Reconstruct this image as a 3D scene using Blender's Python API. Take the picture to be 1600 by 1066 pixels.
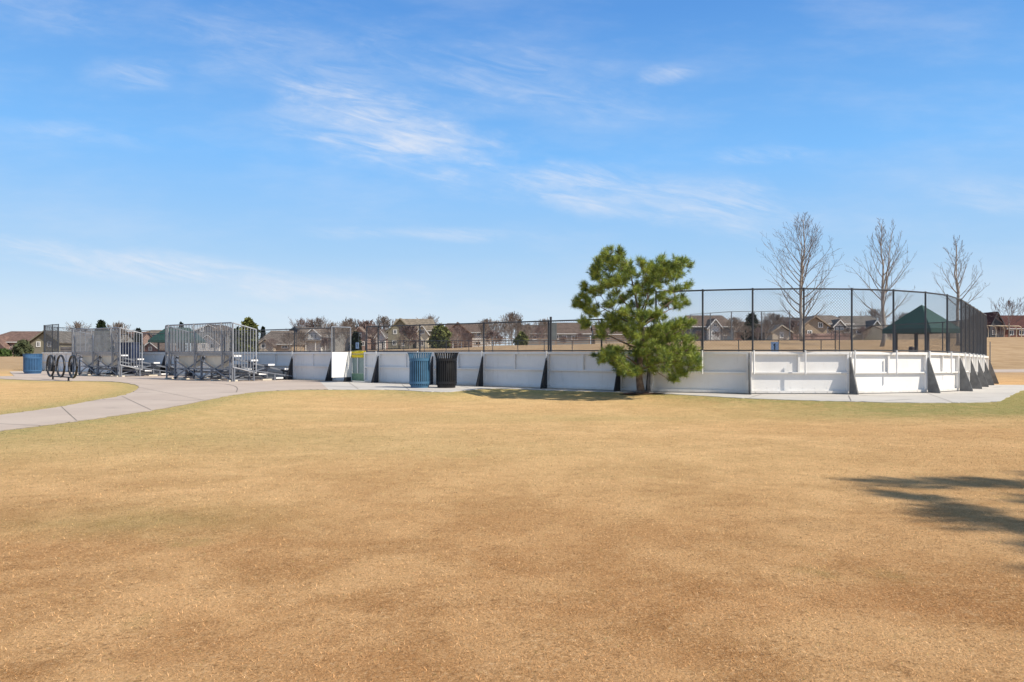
import bpy, math, random
import numpy as np
from mathutils import Vector, Matrix

R_ = math.radians
for o in list(bpy.data.objects):
    bpy.data.objects.remove(o)
SC = bpy.context.scene
COL = SC.collection

# ------------------------------------------------------------------ camera
F, YH, HC = 1150.0, 552.0, 1.04          # focal length and horizon in photo pixels, eye height in metres
cam = bpy.data.cameras.new("camera")
cam.sensor_width = 36.0
cam.lens = 36.0 * F / 1600.0
cam.shift_y = (YH - 533.0) / 1600.0
cam.clip_start, cam.clip_end = 0.1, 9000
camo = bpy.data.objects.new("camera", cam)
camo.location = (0, 0, HC)
camo.rotation_euler = (R_(90), 0, 0)
COL.objects.link(camo)
SC.camera = camo

# ------------------------------------------------------------------ light
SUN_EL, SUN_AZ = R_(42), R_(-25)          # azimuth from +X, counter-clockwise
SV = Vector((math.cos(SUN_EL) * math.cos(SUN_AZ), math.cos(SUN_EL) * math.sin(SUN_AZ), math.sin(SUN_EL)))
sl = bpy.data.lights.new("sun", 'SUN')
sl.energy, sl.angle, sl.color = 5.0, R_(0.53), (1.0, 0.91, 0.77)
so = bpy.data.objects.new("sun", sl)
so.rotation_euler = SV.to_track_quat('Z', 'Y').to_euler()
COL.objects.link(so)
vs = SC.view_settings
SC.display_settings.display_device = 'sRGB'
vs.view_transform, vs.look, vs.gamma, vs.exposure, vs.use_curve_mapping = 'Standard', 'None', 1.0, 0.2, False


class NT:
    """small helper around a node tree"""
    def __init__(s, tree):
        s.t, s.n, s.l = tree, tree.nodes, tree.links

    def add(s, kind, **kw):
        nd = s.n.new(kind)
        for k, v in kw.items():
            setattr(nd, k, v)
        return nd

    def put(s, sock, val):
        if isinstance(val, bpy.types.NodeSocket):
            s.l.new(val, sock)
        else:
            sock.default_value = val

    def math(s, op, a, b=0.0, clamp=False):
        nd = s.add('ShaderNodeMath', operation=op, use_clamp=clamp)
        s.put(nd.inputs[0], a)
        s.put(nd.inputs[1], b)
        return nd.outputs[0]

    def noise(s, vec, scale, detail=4.0, rough=0.55, dist=0.0):
        nd = s.add('ShaderNodeTexNoise')
        if vec is not None:
            s.l.new(vec, nd.inputs['Vector'])
        nd.inputs['Scale'].default_value = scale
        nd.inputs['Detail'].default_value = detail
        nd.inputs['Roughness'].default_value = rough
        nd.inputs['Distortion'].default_value = dist
        return nd.outputs['Fac']

    def ramp(s, fac, lo, hi, a=0.0, b=1.0):
        nd = s.add('ShaderNodeMapRange')
        nd.interpolation_type = 'SMOOTHSTEP'
        s.put(nd.inputs['Value'], fac)
        for k, v in (('From Min', lo), ('From Max', hi), ('To Min', a), ('To Max', b)):
            nd.inputs[k].default_value = v
        return nd.outputs['Result']

    def mix(s, fac, a, b, blend='MIX'):
        nd = s.add('ShaderNodeMix', data_type='RGBA', blend_type=blend)
        s.put(nd.inputs['Factor'], fac)
        for sock, v in ((nd.inputs['A'], a), (nd.inputs['B'], b)):
            pass
        ia, ib = nd.inputs[6], nd.inputs[7]
        s.put(ia, a if isinstance(a, bpy.types.NodeSocket) else (*a, 1))
        s.put(ib, b if isinstance(b, bpy.types.NodeSocket) else (*b, 1))
        return nd.outputs[2]

    def mapping(s, vec, scale=(1, 1, 1), rot=(0, 0, 0), loc=(0, 0, 0)):
        nd = s.add('ShaderNodeMapping')
        s.l.new(vec, nd.inputs['Vector'])
        nd.inputs['Scale'].default_value = scale
        nd.inputs['Rotation'].default_value = rot
        nd.inputs['Location'].default_value = loc
        return nd.outputs['Vector']


# ------------------------------------------------------------------ sky
world = bpy.data.worlds.new("World")
SC.world = world
world.use_nodes = True
W = NT(world.node_tree)
W.n.clear()
sky = W.add('ShaderNodeTexSky', sky_type='NISHITA')
sky.sun_disc = False
sky.sun_elevation = SUN_EL
sky.sun_rotation = math.atan2(SV.x, SV.y)
sky.altitude = 1700
sky.air_density, sky.dust_density, sky.ozone_density = 1.0, 0.5, 2.0
tc = W.add('ShaderNodeTexCoord')
sx = W.add('ShaderNodeSeparateXYZ')
W.l.new(tc.outputs['Generated'], sx.inputs[0])
yy = W.math('MAXIMUM', W.math('ABSOLUTE', sx.outputs['Y']), 0.08)
uu = W.math('DIVIDE', sx.outputs['X'], yy)
vv = W.math('DIVIDE', sx.outputs['Z'], yy)
cv = W.add('ShaderNodeCombineXYZ')
W.l.new(uu, cv.inputs[0]); W.l.new(vv, cv.inputs[1])
uv = cv.outputs[0]
SKY_K = 9.7
# thin cirrus banks: (u, v, half width, half height, tilt, weight)
BANKS = [(-.16, .296, .19, .060, -.19, 1.05), (.17, .213, .29, .040, -.12, 1.0), (-.44, .112, .36, .026, -.11, 1.1),
         (-.27, .40, .26, .075, -.25, .42), (.05, .37, .20, .065, -.3, .38), (-.09, .162, .14, .012, -.03, .6),
         (.36, .27, .12, .014, .03, .5), (.21, .377, .05, .016, .1, .6), (.66, .21, .10, .03, -.05, .5),
         (-.52, .38, .08, .025, -.1, .5), (-.2, .165, .10, .012, 0, .4), (-.60, .30, .12, .02, -.1, .35),
         (0, .045, 1.0, .05, 0, .25), (-.62, .46, .15, .03, -.2, .4), (1.2, .3, .5, .1, -.2, .6), (-1.3, .4, .5, .12, .2, .6)]
acc = None
warp = W.noise(W.mapping(uv, (3, 6, 1)), 2.5, 5, .6)
for (bu, bv, hw, hh, tilt, wt) in BANKS:
    m = W.mapping(uv, (1, 1, 1), (0, 0, 0), (-bu, -bv, 0))
    m = W.mapping(m, (1, 1, 1), (0, 0, -math.atan(tilt)))
    m = W.mapping(m, (1 / hw, 1 / hh, 1))
    ln = W.add('ShaderNodeVectorMath', operation='LENGTH')
    W.l.new(m, ln.inputs[0])
    d = W.math('ADD', ln.outputs['Value'], W.math('MULTIPLY', W.math('SUBTRACT', warp, .5), 1.6))
    k = W.math('MULTIPLY', W.ramp(d, 1.15, .1), wt)
    acc = k if acc is None else W.math('ADD', acc, k)
streak = W.noise(W.mapping(W.mapping(uv, (1, 1, 1), (0, 0, R_(12))), (4.5, 24, 1)), 1.6, 9, .62, .8)
fibre = W.noise(W.mapping(W.mapping(uv, (1, 1, 1), (0, 0, R_(20))), (9, 60, 1)), 2.2, 6, .6, .5)
st = W.math('MULTIPLY', W.ramp(streak, .30, .70), W.ramp(fibre, .2, .75, .6, 1.0))
veil = W.math('MULTIPLY', W.ramp(W.noise(W.mapping(uv, (2, 7, 1), (0, 0, R_(10))), 1.7, 7, .6), .40, .85), .30)
soft = W.ramp(W.noise(W.mapping(uv, (4, 11, 1), (0, 0, R_(14))), 2.0, 8, .65), .34, .72, 0, .62)
cm = W.math('ADD', W.math('MULTIPLY', acc, W.math('MAXIMUM', st, soft)), veil, True)
up = W.ramp(sx.outputs['Z'], -.02, .02)
cm = W.math('MULTIPLY', W.math('MULTIPLY', cm, .74), up)
grad = W.add('ShaderNodeValToRGB')
els = grad.color_ramp.elements
STOPS = [(0.0, (.70, .81, .91)), (.06, (.61, .77, .93)), (.13, (.41, .665, .96)), (.25, (.225, .555, 1.04)), (.42, (.115, .350, .83)), (.7, (.18, .26, .40)), (1.0, (.18, .24, .34))]
els[0].position, els[0].color = 0.0, (*STOPS[0][1], 1)
els[1].position, els[1].color = 1.0, (*STOPS[-1][1], 1)
for ps, c in STOPS[1:-1]:
    e_ = els.new(ps)
    e_.color = (*c, 1)
W.l.new(W.math('MAXIMUM', sx.outputs['Z'], 0.0), grad.inputs[0])
gr10 = W.mix(1.0, grad.outputs[0], (SKY_K, SKY_K, SKY_K), 'MULTIPLY')
skyc = W.mix(.88, sky.outputs[0], gr10)
skyc = W.mix(cm, skyc, (7.9, 8.2, 8.9))
bg = W.add('ShaderNodeBackground')
W.l.new(skyc, bg.inputs['Color'])
bg.inputs['Strength'].default_value = 0.09
wo = W.add('ShaderNodeOutputWorld')
W.l.new(bg.outputs[0], wo.inputs[0])

# ------------------------------------------------------------------ materials
MATS = {}


def mat(name, col, rough=.6, metal=0.0, var=.18, scale=3.0, col2=None, bump=0.0, bscale=40.0, spec=.4, stretch=(1, 1, 1)):
    if name in MATS:
        return MATS[name]
    m = bpy.data.materials.new(name)
    m.use_nodes = True
    T = NT(m.node_tree)
    b = T.n['Principled BSDF']
    tcn = T.add('ShaderNodeTexCoord')
    vec = T.mapping(tcn.outputs['Object'], stretch)
    n = T.noise(vec, scale, 6, .6)
    c2 = col2 if col2 else tuple(c * (1 - var * 1.6) for c in col)
    c1 = col if col2 else tuple(min(1, c * (1 + var * .6)) for c in col)
    T.l.new(T.mix(T.ramp(n, .3, .7), c1, c2), b.inputs['Base Color'])
    b.inputs['Roughness'].default_value = rough
    b.inputs['Metallic'].default_value = metal
    b.inputs['Specular IOR Level'].default_value = spec
    if bump > 0:
        bn = T.add('ShaderNodeBump')
        bn.inputs['Strength'].default_value = bump
        bn.inputs['Distance'].default_value = .02
        T.l.new(T.noise(vec, bscale, 4, .6), bn.inputs['Height'])
        T.l.new(bn.outputs[0], b.inputs['Normal'])
    MATS[name] = m
    return m


def lawn_colour(T, pos):
    """dormant turf colour by world position"""
    big = T.noise(pos, .30, 5, .62, .6)
    mid = T.noise(pos, 1.15, 7, .68, .4)
    fine = T.noise(pos, 8, 6, .75)
    grit = T.noise(pos, 34, 4, .78)
    c = T.mix(T.ramp(mid, .36, .64), (.54, .285, .115), (.83, .50, .235))
    c = T.mix(T.ramp(big, .40, .64, 0, .62), c, (.54, .255, .095))
    c = T.mix(T.ramp(T.noise(pos, .75, 6, .7, .5), .58, .74, 0, .55), c, (.36, .175, .07))
    c = T.mix(T.ramp(fine, .52, .74, 0, .6), c, (.30, .145, .055))
    c = T.mix(T.ramp(fine, .46, .26, 0, .5), c, (.88, .58, .31))
    grit2 = T.noise(pos, 85, 3, .75)
    lay = T.ramp(T.noise(pos, 3.1, 5, .7, .8), .38, .62, .25, 1.0)
    c = T.mix(T.math('MULTIPLY', T.ramp(grit, .50, .68, 0, .7), lay), c, (.17, .085, .032))
    c = T.mix(T.math('MULTIPLY', T.ramp(grit, .46, .32, 0, .65), lay), c, (.92, .64, .36))
    c = T.mix(T.ramp(grit2, .52, .68, 0, .55), c, (.20, .105, .042))
    c = T.mix(T.ramp(grit2, .46, .32, 0, .5), c, (.92, .66, .38))
    return c, mid, fine, big


GREEN = (.19, .215, .055)


def lawn_mat():
    m = bpy.data.materials.new('dormant_lawn')
    m.use_nodes = True
    T = NT(m.node_tree)
    b = T.n['Principled BSDF']
    geo = T.add('ShaderNodeNewGeometry')
    pos = geo.outputs['Position']
    c, mid, fine, big = lawn_colour(T, pos)
    at = T.add('ShaderNodeAttribute', attribute_name='green')
    g = T.math('ADD', at.outputs['Fac'], T.ramp(T.noise(pos, .9, 6, .65), .58, .76, 0, .42))
    g = T.math('MULTIPLY', g, T.ramp(T.noise(pos, 3.5, 5, .7), .25, .65, .55, 1.15), True)
    c = T.mix(g, c, GREEN)
    md = T.add('ShaderNodeAttribute', attribute_name='yellow')
    c = T.mix(T.math('MULTIPLY', md.outputs['Fac'], T.ramp(fine, .3, .7, .75, .35)), c, (.77, .555, .27))
    fd = T.add('ShaderNodeAttribute', attribute_name='field')
    c = T.mix(fd.outputs['Fac'], c, T.mix(T.ramp(T.noise(pos, .45, 7, .7), .36, .64), (.33, .225, .125), (.45, .325, .20)))
    T.l.new(c, b.inputs['Base Color'])
    b.inputs['Roughness'].default_value = .95
    b.inputs['Specular IOR Level'].default_value = .1
    bn = T.add('ShaderNodeBump')
    bn.inputs['Strength'].default_value = .9
    bn.inputs['Distance'].default_value = .03
    T.l.new(T.noise(pos, 55, 5, .8), bn.inputs['Height'])
    T.l.new(bn.outputs[0], b.inputs['Normal'])
    return m


def blade_mat():
    m = bpy.data.materials.new('dry_grass_blade')
    m.use_nodes = True
    T = NT(m.node_tree)
    b = T.n['Principled BSDF']
    geo = T.add('ShaderNodeNewGeometry')
    c, mid, fine, big = lawn_colour(T, geo.outputs['Position'])
    r = T.add('ShaderNodeAttribute', attribute_name='shade')
    g = T.add('ShaderNodeAttribute', attribute_name='green')
    y = T.add('ShaderNodeAttribute', attribute_name='yellow')
    c = T.mix(T.math('MULTIPLY', y.outputs['Fac'], .8), c, (.77, .555, .27))
    c = T.mix(g.outputs['Fac'], c, GREEN)
    v = T.math('ADD', T.math('MULTIPLY', r.outputs['Fac'], 1.3), .40)
    cc = T.add('ShaderNodeCombineColor')
    for i in range(3):
        T.l.new(v, cc.inputs[i])
    T.l.new(T.mix(1.0, c, cc.outputs[0], 'MULTIPLY'), b.inputs['Base Color'])
    b.inputs['Roughness'].default_value = .8
    b.inputs['Specular IOR Level'].default_value = .15
    return m


def concrete_mat(name, c1, c2, joint=0.0):
    m = bpy.data.materials.new(name)
    m.use_nodes = True
    T = NT(m.node_tree)
    b = T.n['Principled BSDF']
    geo = T.add('ShaderNodeNewGeometry')
    pos = geo.outputs['Position']
    c = T.mix(T.ramp(T.noise(pos, .5, 6, .65), .3, .7), c1, c2)
    c = T.mix(T.ramp(T.noise(pos, 25, 4, .7), .5, .8, 0, .3), c, tuple(k * .6 for k in c2))
    c = T.mix(T.ramp(T.noise(pos, 2.2, 5, .7), .6, .78, 0, .35), c, tuple(k * .72 for k in c2))
    vr = T.add('ShaderNodeTexVoronoi', feature='DISTANCE_TO_EDGE')
    T.l.new(T.mapping(pos, (1, 1, 0)), vr.inputs['Vector'])
    vr.inputs['Scale'].default_value = .16
    crack = T.math('MULTIPLY', T.ramp(vr.outputs['Distance'], .006, .001), T.ramp(T.noise(pos, .6, 2, .5), .5, .56))
    c = T.mix(T.math('MULTIPLY', crack, .6), c, tuple(k * .35 for k in c2))
    c = T.mix(T.ramp(T.noise(pos, .9, 3, .5), .62, .70, 0, .3), c, tuple(k * .66 for k in c2))
    T.l.new(c, b.inputs['Base Color'])
    b.inputs['Roughness'].default_value = .9
    b.inputs['Specular IOR Level'].default_value = .2
    bn = T.add('ShaderNodeBump')
    bn.inputs['Strength'].default_value = .25
    bn.inputs['Distance'].default_value = .01
    T.l.new(T.noise(pos, 120, 3, .6), bn.inputs['Height'])
    T.l.new(bn.outputs[0], b.inputs['Normal'])
    return m


# ------------------------------------------------------------------ mesh builder and object bookkeeping
ROOT = {}


class MB:
    def __init__(s):
        s.v, s.f = [], []

    def add(s, vs, fs):
        o = len(s.v)
        s.v.extend([tuple(p) for p in vs])
        s.f.extend([tuple(i + o for i in f) for f in fs])

    def box(s, x0, x1, y0, y1, z0, z1):
        s.add([(x0, y0, z0), (x1, y0, z0), (x1, y1, z0), (x0, y1, z0), (x0, y0, z1), (x1, y0, z1), (x1, y1, z1), (x0, y1, z1)],
              [(0, 3, 2, 1), (4, 5, 6, 7), (0, 1, 5, 4), (1, 2, 6, 5), (2, 3, 7, 6), (3, 0, 4, 7)])

    def beam(s, a, b, w, h, up=(0, 0, 1)):
        a, b = Vector(a), Vector(b)
        d = (b - a).normalized()
        sd = d.cross(Vector(up))
        if sd.length < 1e-4:
            sd = d.cross(Vector((0, 1, 0)))
        sd.normalize()
        u = sd.cross(d).normalized()
        q = []
        for p in (a, b):
            for i, j in ((-1, -1), (1, -1), (1, 1), (-1, 1)):
                q.append(p + sd * (i * w / 2) + u * (j * h / 2))
        s.add(q, [(0, 1, 2, 3), (7, 6, 5, 4), (0, 4, 5, 1), (1, 5, 6, 2), (2, 6, 7, 3), (3, 7, 4, 0)])

    def tube(s, pts, r, n=6, caps=True):
        pts = [Vector(p) for p in pts]
        rs = r if hasattr(r, '__len__') else [r] * len(pts)
        vs, fs = [], []
        ref = None
        for i, p in enumerate(pts):
            d = (pts[min(i + 1, len(pts) - 1)] - pts[max(i - 1, 0)])
            d = d.normalized() if d.length > 1e-9 else Vector((0, 0, 1))
            if ref is None:
                ref = d.orthogonal().normalized()
            ref = (ref - d * ref.dot(d))
            ref = ref.normalized() if ref.length > 1e-6 else d.orthogonal().normalized()
            bi = d.cross(ref)
            for k in range(n):
                a = 2 * math.pi * k / n
                vs.append(p + (ref * math.cos(a) + bi * math.sin(a)) * rs[i])
        for i in range(len(pts) - 1):
            for k in range(n):
                k2 = (k + 1) % n
                fs.append((i * n + k, i * n + k2, (i + 1) * n + k2, (i + 1) * n + k))
        if caps:
            fs.append(tuple(range(n - 1, -1, -1)))
            fs.append(tuple((len(pts) - 1) * n + k for k in range(n)))
        s.add(vs, fs)

    def ring(s, pts, r, n=6):
        """closed tube"""
        pts = [Vector(p) for p in pts]
        N = len(pts)
        nrm = Vector((0, 0, 0))
        for i in range(N):
            nrm += pts[i].cross(pts[(i + 1) % N])
        nrm.normalize()
        vs, fs = [], []
        for i in range(N):
            d = (pts[(i + 1) % N] - pts[i - 1]).normalized()
            sd = d.cross(nrm)
            for k in range(n):
                a = 2 * math.pi * k / n
                vs.append(pts[i] + (sd * math.cos(a) + nrm * math.sin(a)) * r)
        for i in range(N):
            for k in range(n):
                j, k2 = (i + 1) % N, (k + 1) % n
                fs.append((i * n + k, i * n + k2, j * n + k2, j * n + k))
        s.add(vs, fs)

    def prism(s, poly, ext):
        n = len(poly)
        e = Vector(ext)
        vs = [Vector(p) for p in poly] + [Vector(p) + e for p in poly]
        fs = [tuple(range(n)), tuple(range(2 * n - 1, n - 1, -1))]
        for i in range(n):
            j = (i + 1) % n
            fs.append((i, i + n, j + n, j))
        s.add(vs, fs)

    def lathe(s, prof, n=32, c=(0, 0, 0)):
        vs, fs = [], []
        for (r, z) in prof:
            for k in range(n):
                a = 2 * math.pi * k / n
                vs.append((c[0] + r * math.cos(a), c[1] + r * math.sin(a), c[2] + z))
        for i in range(len(prof) - 1):
            for k in range(n):
                k2 = (k + 1) % n
                fs.append((i * n + k, i * n + k2, (i + 1) * n + k2, (i + 1) * n + k))
        s.add(vs, fs)

    def build(s, name, m, parent=None, world=False, smooth=False):
        v = s.v
        if parent is not None and world:
            (lx, ly, lz), rz = ROOT[parent.name]
            c, sn = math.cos(-rz), math.sin(-rz)
            v = [((x - lx) * c - (y - ly) * sn, (x - lx) * sn + (y - ly) * c, z - lz) for (x, y, z) in v]
        me = bpy.data.meshes.new(name)
        me.from_pydata([tuple(p) for p in v], [], s.f)
        me.update()
        if smooth:
            me.shade_smooth()
        if m:
            me.materials.append(m)
        o = bpy.data.objects.new(name, me)
        COL.objects.link(o)
        if parent is not None:
            o.parent = parent
            ROOT[o.name] = ROOT[parent.name]
        else:
            ROOT[o.name] = ((0, 0, 0), 0.0)
        return o


def np_mesh(name, verts, tris, m, parent=None, attrs=None):
    """triangle mesh from numpy arrays (parent-local coordinates)"""
    me = bpy.data.meshes.new(name)
    nv, nf = len(verts), len(tris)
    me.vertices.add(nv)
    me.vertices.foreach_set('co', np.asarray(verts, dtype=np.float32).ravel())
    me.loops.add(nf * 3)
    me.loops.foreach_set('vertex_index', np.asarray(tris, dtype=np.int32).ravel())
    me.polygons.add(nf)
    me.polygons.foreach_set('loop_start', np.arange(0, nf * 3, 3, dtype=np.int32))
    try:
        me.polygons.foreach_set('loop_total', np.full(nf, 3, dtype=np.int32))
    except Exception:
        pass
    me.update(calc_edges=True)
    for k, a in (attrs or {}).items():
        at = me.attributes.new(k, 'FLOAT', 'POINT')
        at.data.foreach_set('value', np.asarray(a, dtype=np.float32))
    me.materials.append(m)
    o = bpy.data.objects.new(name, me)
    COL.objects.link(o)
    if parent is not None:
        o.parent = parent
        ROOT[o.name] = ROOT[parent.name]
    return o


def tag(o, label=None, cat=None, group=None, kind=None):
    if label: o['label'] = label
    if cat: o['category'] = cat
    if group: o['group'] = group
    if kind: o['kind'] = kind
    return o


def thing(name, label, cat, loc=(0, 0, 0), rz=0.0, group=None):
    o = bpy.data.objects.new(name, None)
    o.empty_display_size = .3
    o.location, o.rotation_euler = loc, (0, 0, rz)
    COL.objects.link(o)
    ROOT[o.name] = (tuple(loc), rz)
    return tag(o, label, cat, group)


def dup(root, loc, rz, label=None, scale=None):
    """a copy of a thing with copies of its parts and sub-parts"""
    r = root.copy()
    COL.objects.link(r)
    r.location, r.rotation_euler = loc, (0, 0, rz)
    if scale: r.scale = scale
    if label: r['label'] = label
    for ch in list(root.children):
        c = ch.copy()
        COL.objects.link(c)
        c.parent = r
        for g in list(ch.children):
            d = g.copy()
            COL.objects.link(d)
            d.parent = c
    return r


# ------------------------------------------------------------------ the lie of the land
D_ = Vector((.8, -.6)); E_ = Vector((.6, .8))       # along the near side of the rink / across it
S0 = Vector((4.0, 19.35))                           # reference point on the near side
RAD, WID, TL, TR = 6.9, 22.8, -37.8, -0.9           # corner radius, width, straight from TL to TR


def ts(t, e=0.0):
    return S0 + D_ * t + E_ * e


def lerp_tab(tab, x):
    if x <= tab[0][0]: return tab[0][1]
    for (a, va), (b, vb) in zip(tab, tab[1:]):
        if x <= b:
            k = (x - a) / (b - a)
            k = k * k * (3 - 2 * k)
            return va + (vb - va) * k
    return tab[-1][1]


ZC = [(-.8, .45), (-.3, 1.15), (-.1, 1.8), (0, 2.3), (.15, 2.5), (.3, 2.6), (.5, 2.75), (.68, 4.2), (1.2, 4.4)]
YC = [(-.8, 125), (.05, 120), (.28, 92), (.5, 97), (.68, 150), (1.2, 160)]


def sstep(a, b, x):
    k = min(1, max(0, (x - a) / (b - a)))
    return k * k * (3 - 2 * k)


def gbase(x, y):
    e = .6 * x + .8 * y - 17.88
    base = -.012 * min(22, max(0, e - 3))
    if y > 36:
        u = x / y
        r = sstep(38, lerp_tab(YC, u), y)
        base = base * (1 - r) + r * lerp_tab(ZC, u)
    return base


PINE_XY = ((1001 - 800) / 60.8, F / 60.8)


def dip_np(P):
    """the lawn in front of the bins and the pine lies a little below the concrete"""
    x, y = P[:, 0], P[:, 1]
    ss = lambda a, b, v: (lambda k: k * k * (3 - 2 * k))(np.clip((v - a) / (b - a), 0, 1))
    w = ss(-8, -3, x) * (1 - ss(4.5, 9, x)) * ss(7, 14, y) * (1 - ss(23, 24, y))
    out = np.zeros(len(P))
    k = w > 1e-4
    if k.any():
        d = np_edge_dist(P[k])
        q = .14 * w[k] * ss(.08, 1.3, d)
        q *= 1 - .92 * np.exp(-((x[k] - PINE_XY[0]) ** 2 + (y[k] - PINE_XY[1]) ** 2) / .75)
        out[k] = q
    return out


def ground(x, y):
    z = gbase(x, y)
    if 7 < y < 24 and -8 < x < 9:
        z -= float(dip_np(np.array([[x, y]]))[0])
    return z


def at(px, Y, z=None):
    x = (px - 800) / F * Y
    return Vector((x, Y, ground(x, Y) if z is None else z))


def gpt(px, py):
    Y = F * HC / (py - YH)
    for _ in range(4):
        Y = F * (HC - gbase((px - 800) / F * Y, Y)) / (py - YH)
    return ((px - 800) / F * Y, Y)


# concrete outlines traced on the ground
LAWN_EDGE = [(-90, 688), (0, 674), (50, 668), (100, 661.5), (150, 655), (200, 647.5), (272, 636), (340, 622.5), (369, 617), (406, 612.5),
             (453, 610), (500, 609.3), (560, 609.3), (620, 609.8), (660, 612), (699, 613), (732, 610), (776, 607.6), (850, 609.8), (920, 612),
             (1000, 614.3), (1060, 617), (1120, 620.4), (1171, 623), (1240, 625.6), (1319, 627.6), (1405, 629.6), (1487, 629.8), (1545, 628.8),
             (1566, 625.5), (1580, 618.5), (1600, 609.8), (1640, 604.5)]
ISLAND = [(-60, 659), (0, 649.7), (50, 643), (103, 635), (150, 626), (188, 619.6), (210, 612), (217, 606), (210, 601.6), (188, 597.9),
          (150, 596), (72, 595.3), (0, 592.5), (-60, 590)]
edge = [Vector(gpt(*p)) for p in LAWN_EDGE]
island = [Vector(gpt(*p)) for p in ISLAND]


def smooth_line(P, n=4):
    out = []
    for i in range(len(P) - 1):
        p0, p1, p2, p3 = P[max(0, i - 1)], P[i], P[i + 1], P[min(len(P) - 1, i + 2)]
        for k in range(n):
            t = k / n
            out.append(.5 * ((2 * p1) + (p2 - p0) * t + (2 * p0 - 5 * p1 + 4 * p2 - p3) * t * t + (3 * p1 - p0 - 3 * p2 + p3) * t ** 3))
    out.append(P[-1])
    return out


edge = smooth_line(edge, 9)
island = smooth_line(island, 9)
_r = random.Random(12)
edge = [p + Vector((_r.gauss(0, .018), _r.gauss(0, .03))) for p in edge]
island = [p + Vector((_r.gauss(0, .018), _r.gauss(0, .03))) for p in island]
# the far boundary: behind the rink, so mostly unseen
far_r = [Vector((23.4, 27.6)), Vector((18.2, 27.3)), Vector((16.6, 28.4)), ts(-6, 12), ts(-37, 11)]
far_l = [Vector(gpt(15, 581)), Vector(gpt(22, 588))]
pad = edge + far_r + far_l + list(reversed(island))
if (pad[0] - pad[-1]).length < .05:
    pad.pop()


def in_poly(P, x, y):
    c = False
    n = len(P)
    j = n - 1
    for i in range(n):
        xi, yi, xj, yj = P[i].x, P[i].y, P[j].x, P[j].y
        if (yi > y) != (yj > y) and x < (xj - xi) * (y - yi) / (yj - yi) + xi:
            c = not c
        j = i
    return c


ALLEDGE = [(a, b) for L in (edge, island) for a, b in zip(L, L[1:])]
EA = np.array([[a.x, a.y] for a, b in ALLEDGE]); EB = np.array([[b.x, b.y] for a, b in ALLEDGE])
PADN = np.array([[p.x, p.y] for p in pad])


def np_in_pad(P):
    x, y = P[:, 0], P[:, 1]
    c = np.zeros(len(P), bool)
    n = len(PADN)
    j = n - 1
    for i in range(n):
        xi, yi = PADN[i]; xj, yj = PADN[j]
        if yi != yj:
            c ^= ((yi > y) != (yj > y)) & (x < (xj - xi) * (y - yi) / (yj - yi) + xi)
        j = i
    return c


def np_edge_dist(P):
    best = np.full(len(P), 1e9)
    for a, b in zip(EA, EB):
        ab = b - a
        L = (ab ** 2).sum() + 1e-12
        t = np.clip(((P - a) @ ab) / L, 0, 1)
        d = np.hypot(*(P - (a + t[:, None] * ab)).T)
        best = np.minimum(best, d)
    return best


def green_of(P):
    d = np_edge_dist(P)
    g = .95 * np.exp(-(d / .42) ** 2) + .46 * np.exp(-(d / 2.2) ** 2)
    # a few greener patches of turf
    for (gx, gy, rx, ry, k) in ((-2.3, 4.65, .75, .3, .5), (.9, 20.6, 2.6, .9, .35), (9.6, 13.6, 2.9, 2.0, .8), (14.3, 15.6, 6, 1.6, .6), (-13.6, 31, 3.0, .6, .0),
                                (3.9, 2.2, .5, .25, .5), (2.2, 2.7, .25, .12, .35), (1.7, 13.2, 1.5, .5, .2), (-3.4, 9.4, 2.8, 1.6, .4), (-1.0, 13.5, 3.5, 1.5, .28), (-.6, 8.0, 1.2, .5, .18), (-24, 40, 3.2, 2.2, .6), (9.0, 13.6, 6, 1.2, .4)):
        g += k * np.exp(-((P[:, 0] - gx) / rx) ** 2 - ((P[:, 1] - gy) / ry) ** 2)
    return np.clip(g, 0, .95)


def yellow_of(P):
    y = P[:, 1]; x = P[:, 0]
    f = np.clip((y - 3.0) / 4.5, 0, 1) * (.85 - .42 * np.clip((x - 1) / 8.0, 0, 1))
    return np.clip(f, 0, 1) * np.clip((70 - y) / 30, .15, 1)


# ------------------------------------------------------------------ ground, concrete
def axis_vals(segs):
    out = []
    for a, b, st in segs:
        n = max(1, int(round((b - a) / st)))
        out += [a + (b - a) * i / n for i in range(n)]
    out.append(segs[-1][1])
    return out


gx = axis_vals([(-3000, -600, 400), (-600, -150, 50), (-150, -40, 8), (-40, -16, .8), (-16, 26, .35), (26, 50, 1.2), (50, 160, 8), (160, 600, 50), (600, 3000, 400)])
gy = axis_vals([(-400, -40, 60), (-40, 0, 4), (0, 8, .5), (8, 34, .35), (34, 60, 1.3), (60, 180, 5), (180, 400, 25), (400, 4000, 400)])
NX, NY = len(gx), len(gy)
GXY = np.array([(x, y) for y in gy for x in gx])
gz = np.array([gbase(x, y) for y in gy for x in gx]) - dip_np(GXY) * ~np_in_pad(GXY)
fs = [(j * NX + i, j * NX + i + 1, (j + 1) * NX + i + 1, (j + 1) * NX + i) for j in range(NY - 1) for i in range(NX - 1)]
me = bpy.data.meshes.new('lawn')
me.from_pydata(np.column_stack([GXY, gz]).tolist(), [], fs)
def field_of(P):
    return np.clip((P[:, 1] - 34) / 18, 0, .9)


for nm, fn in (('green', green_of), ('yellow', yellow_of), ('field', field_of)):
    a = me.attributes.new(nm, 'FLOAT', 'POINT')
    a.data.foreach_set('value', fn(GXY).astype(np.float32))
me.shade_smooth()
LAWN = lawn_mat()
me.materials.append(LAWN)
lawn = bpy.data.objects.new('lawn', me)
COL.objects.link(lawn)
tag(lawn, 'dry tan dormant lawn with green tinged edges around the concrete', None, None, 'structure')


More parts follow.
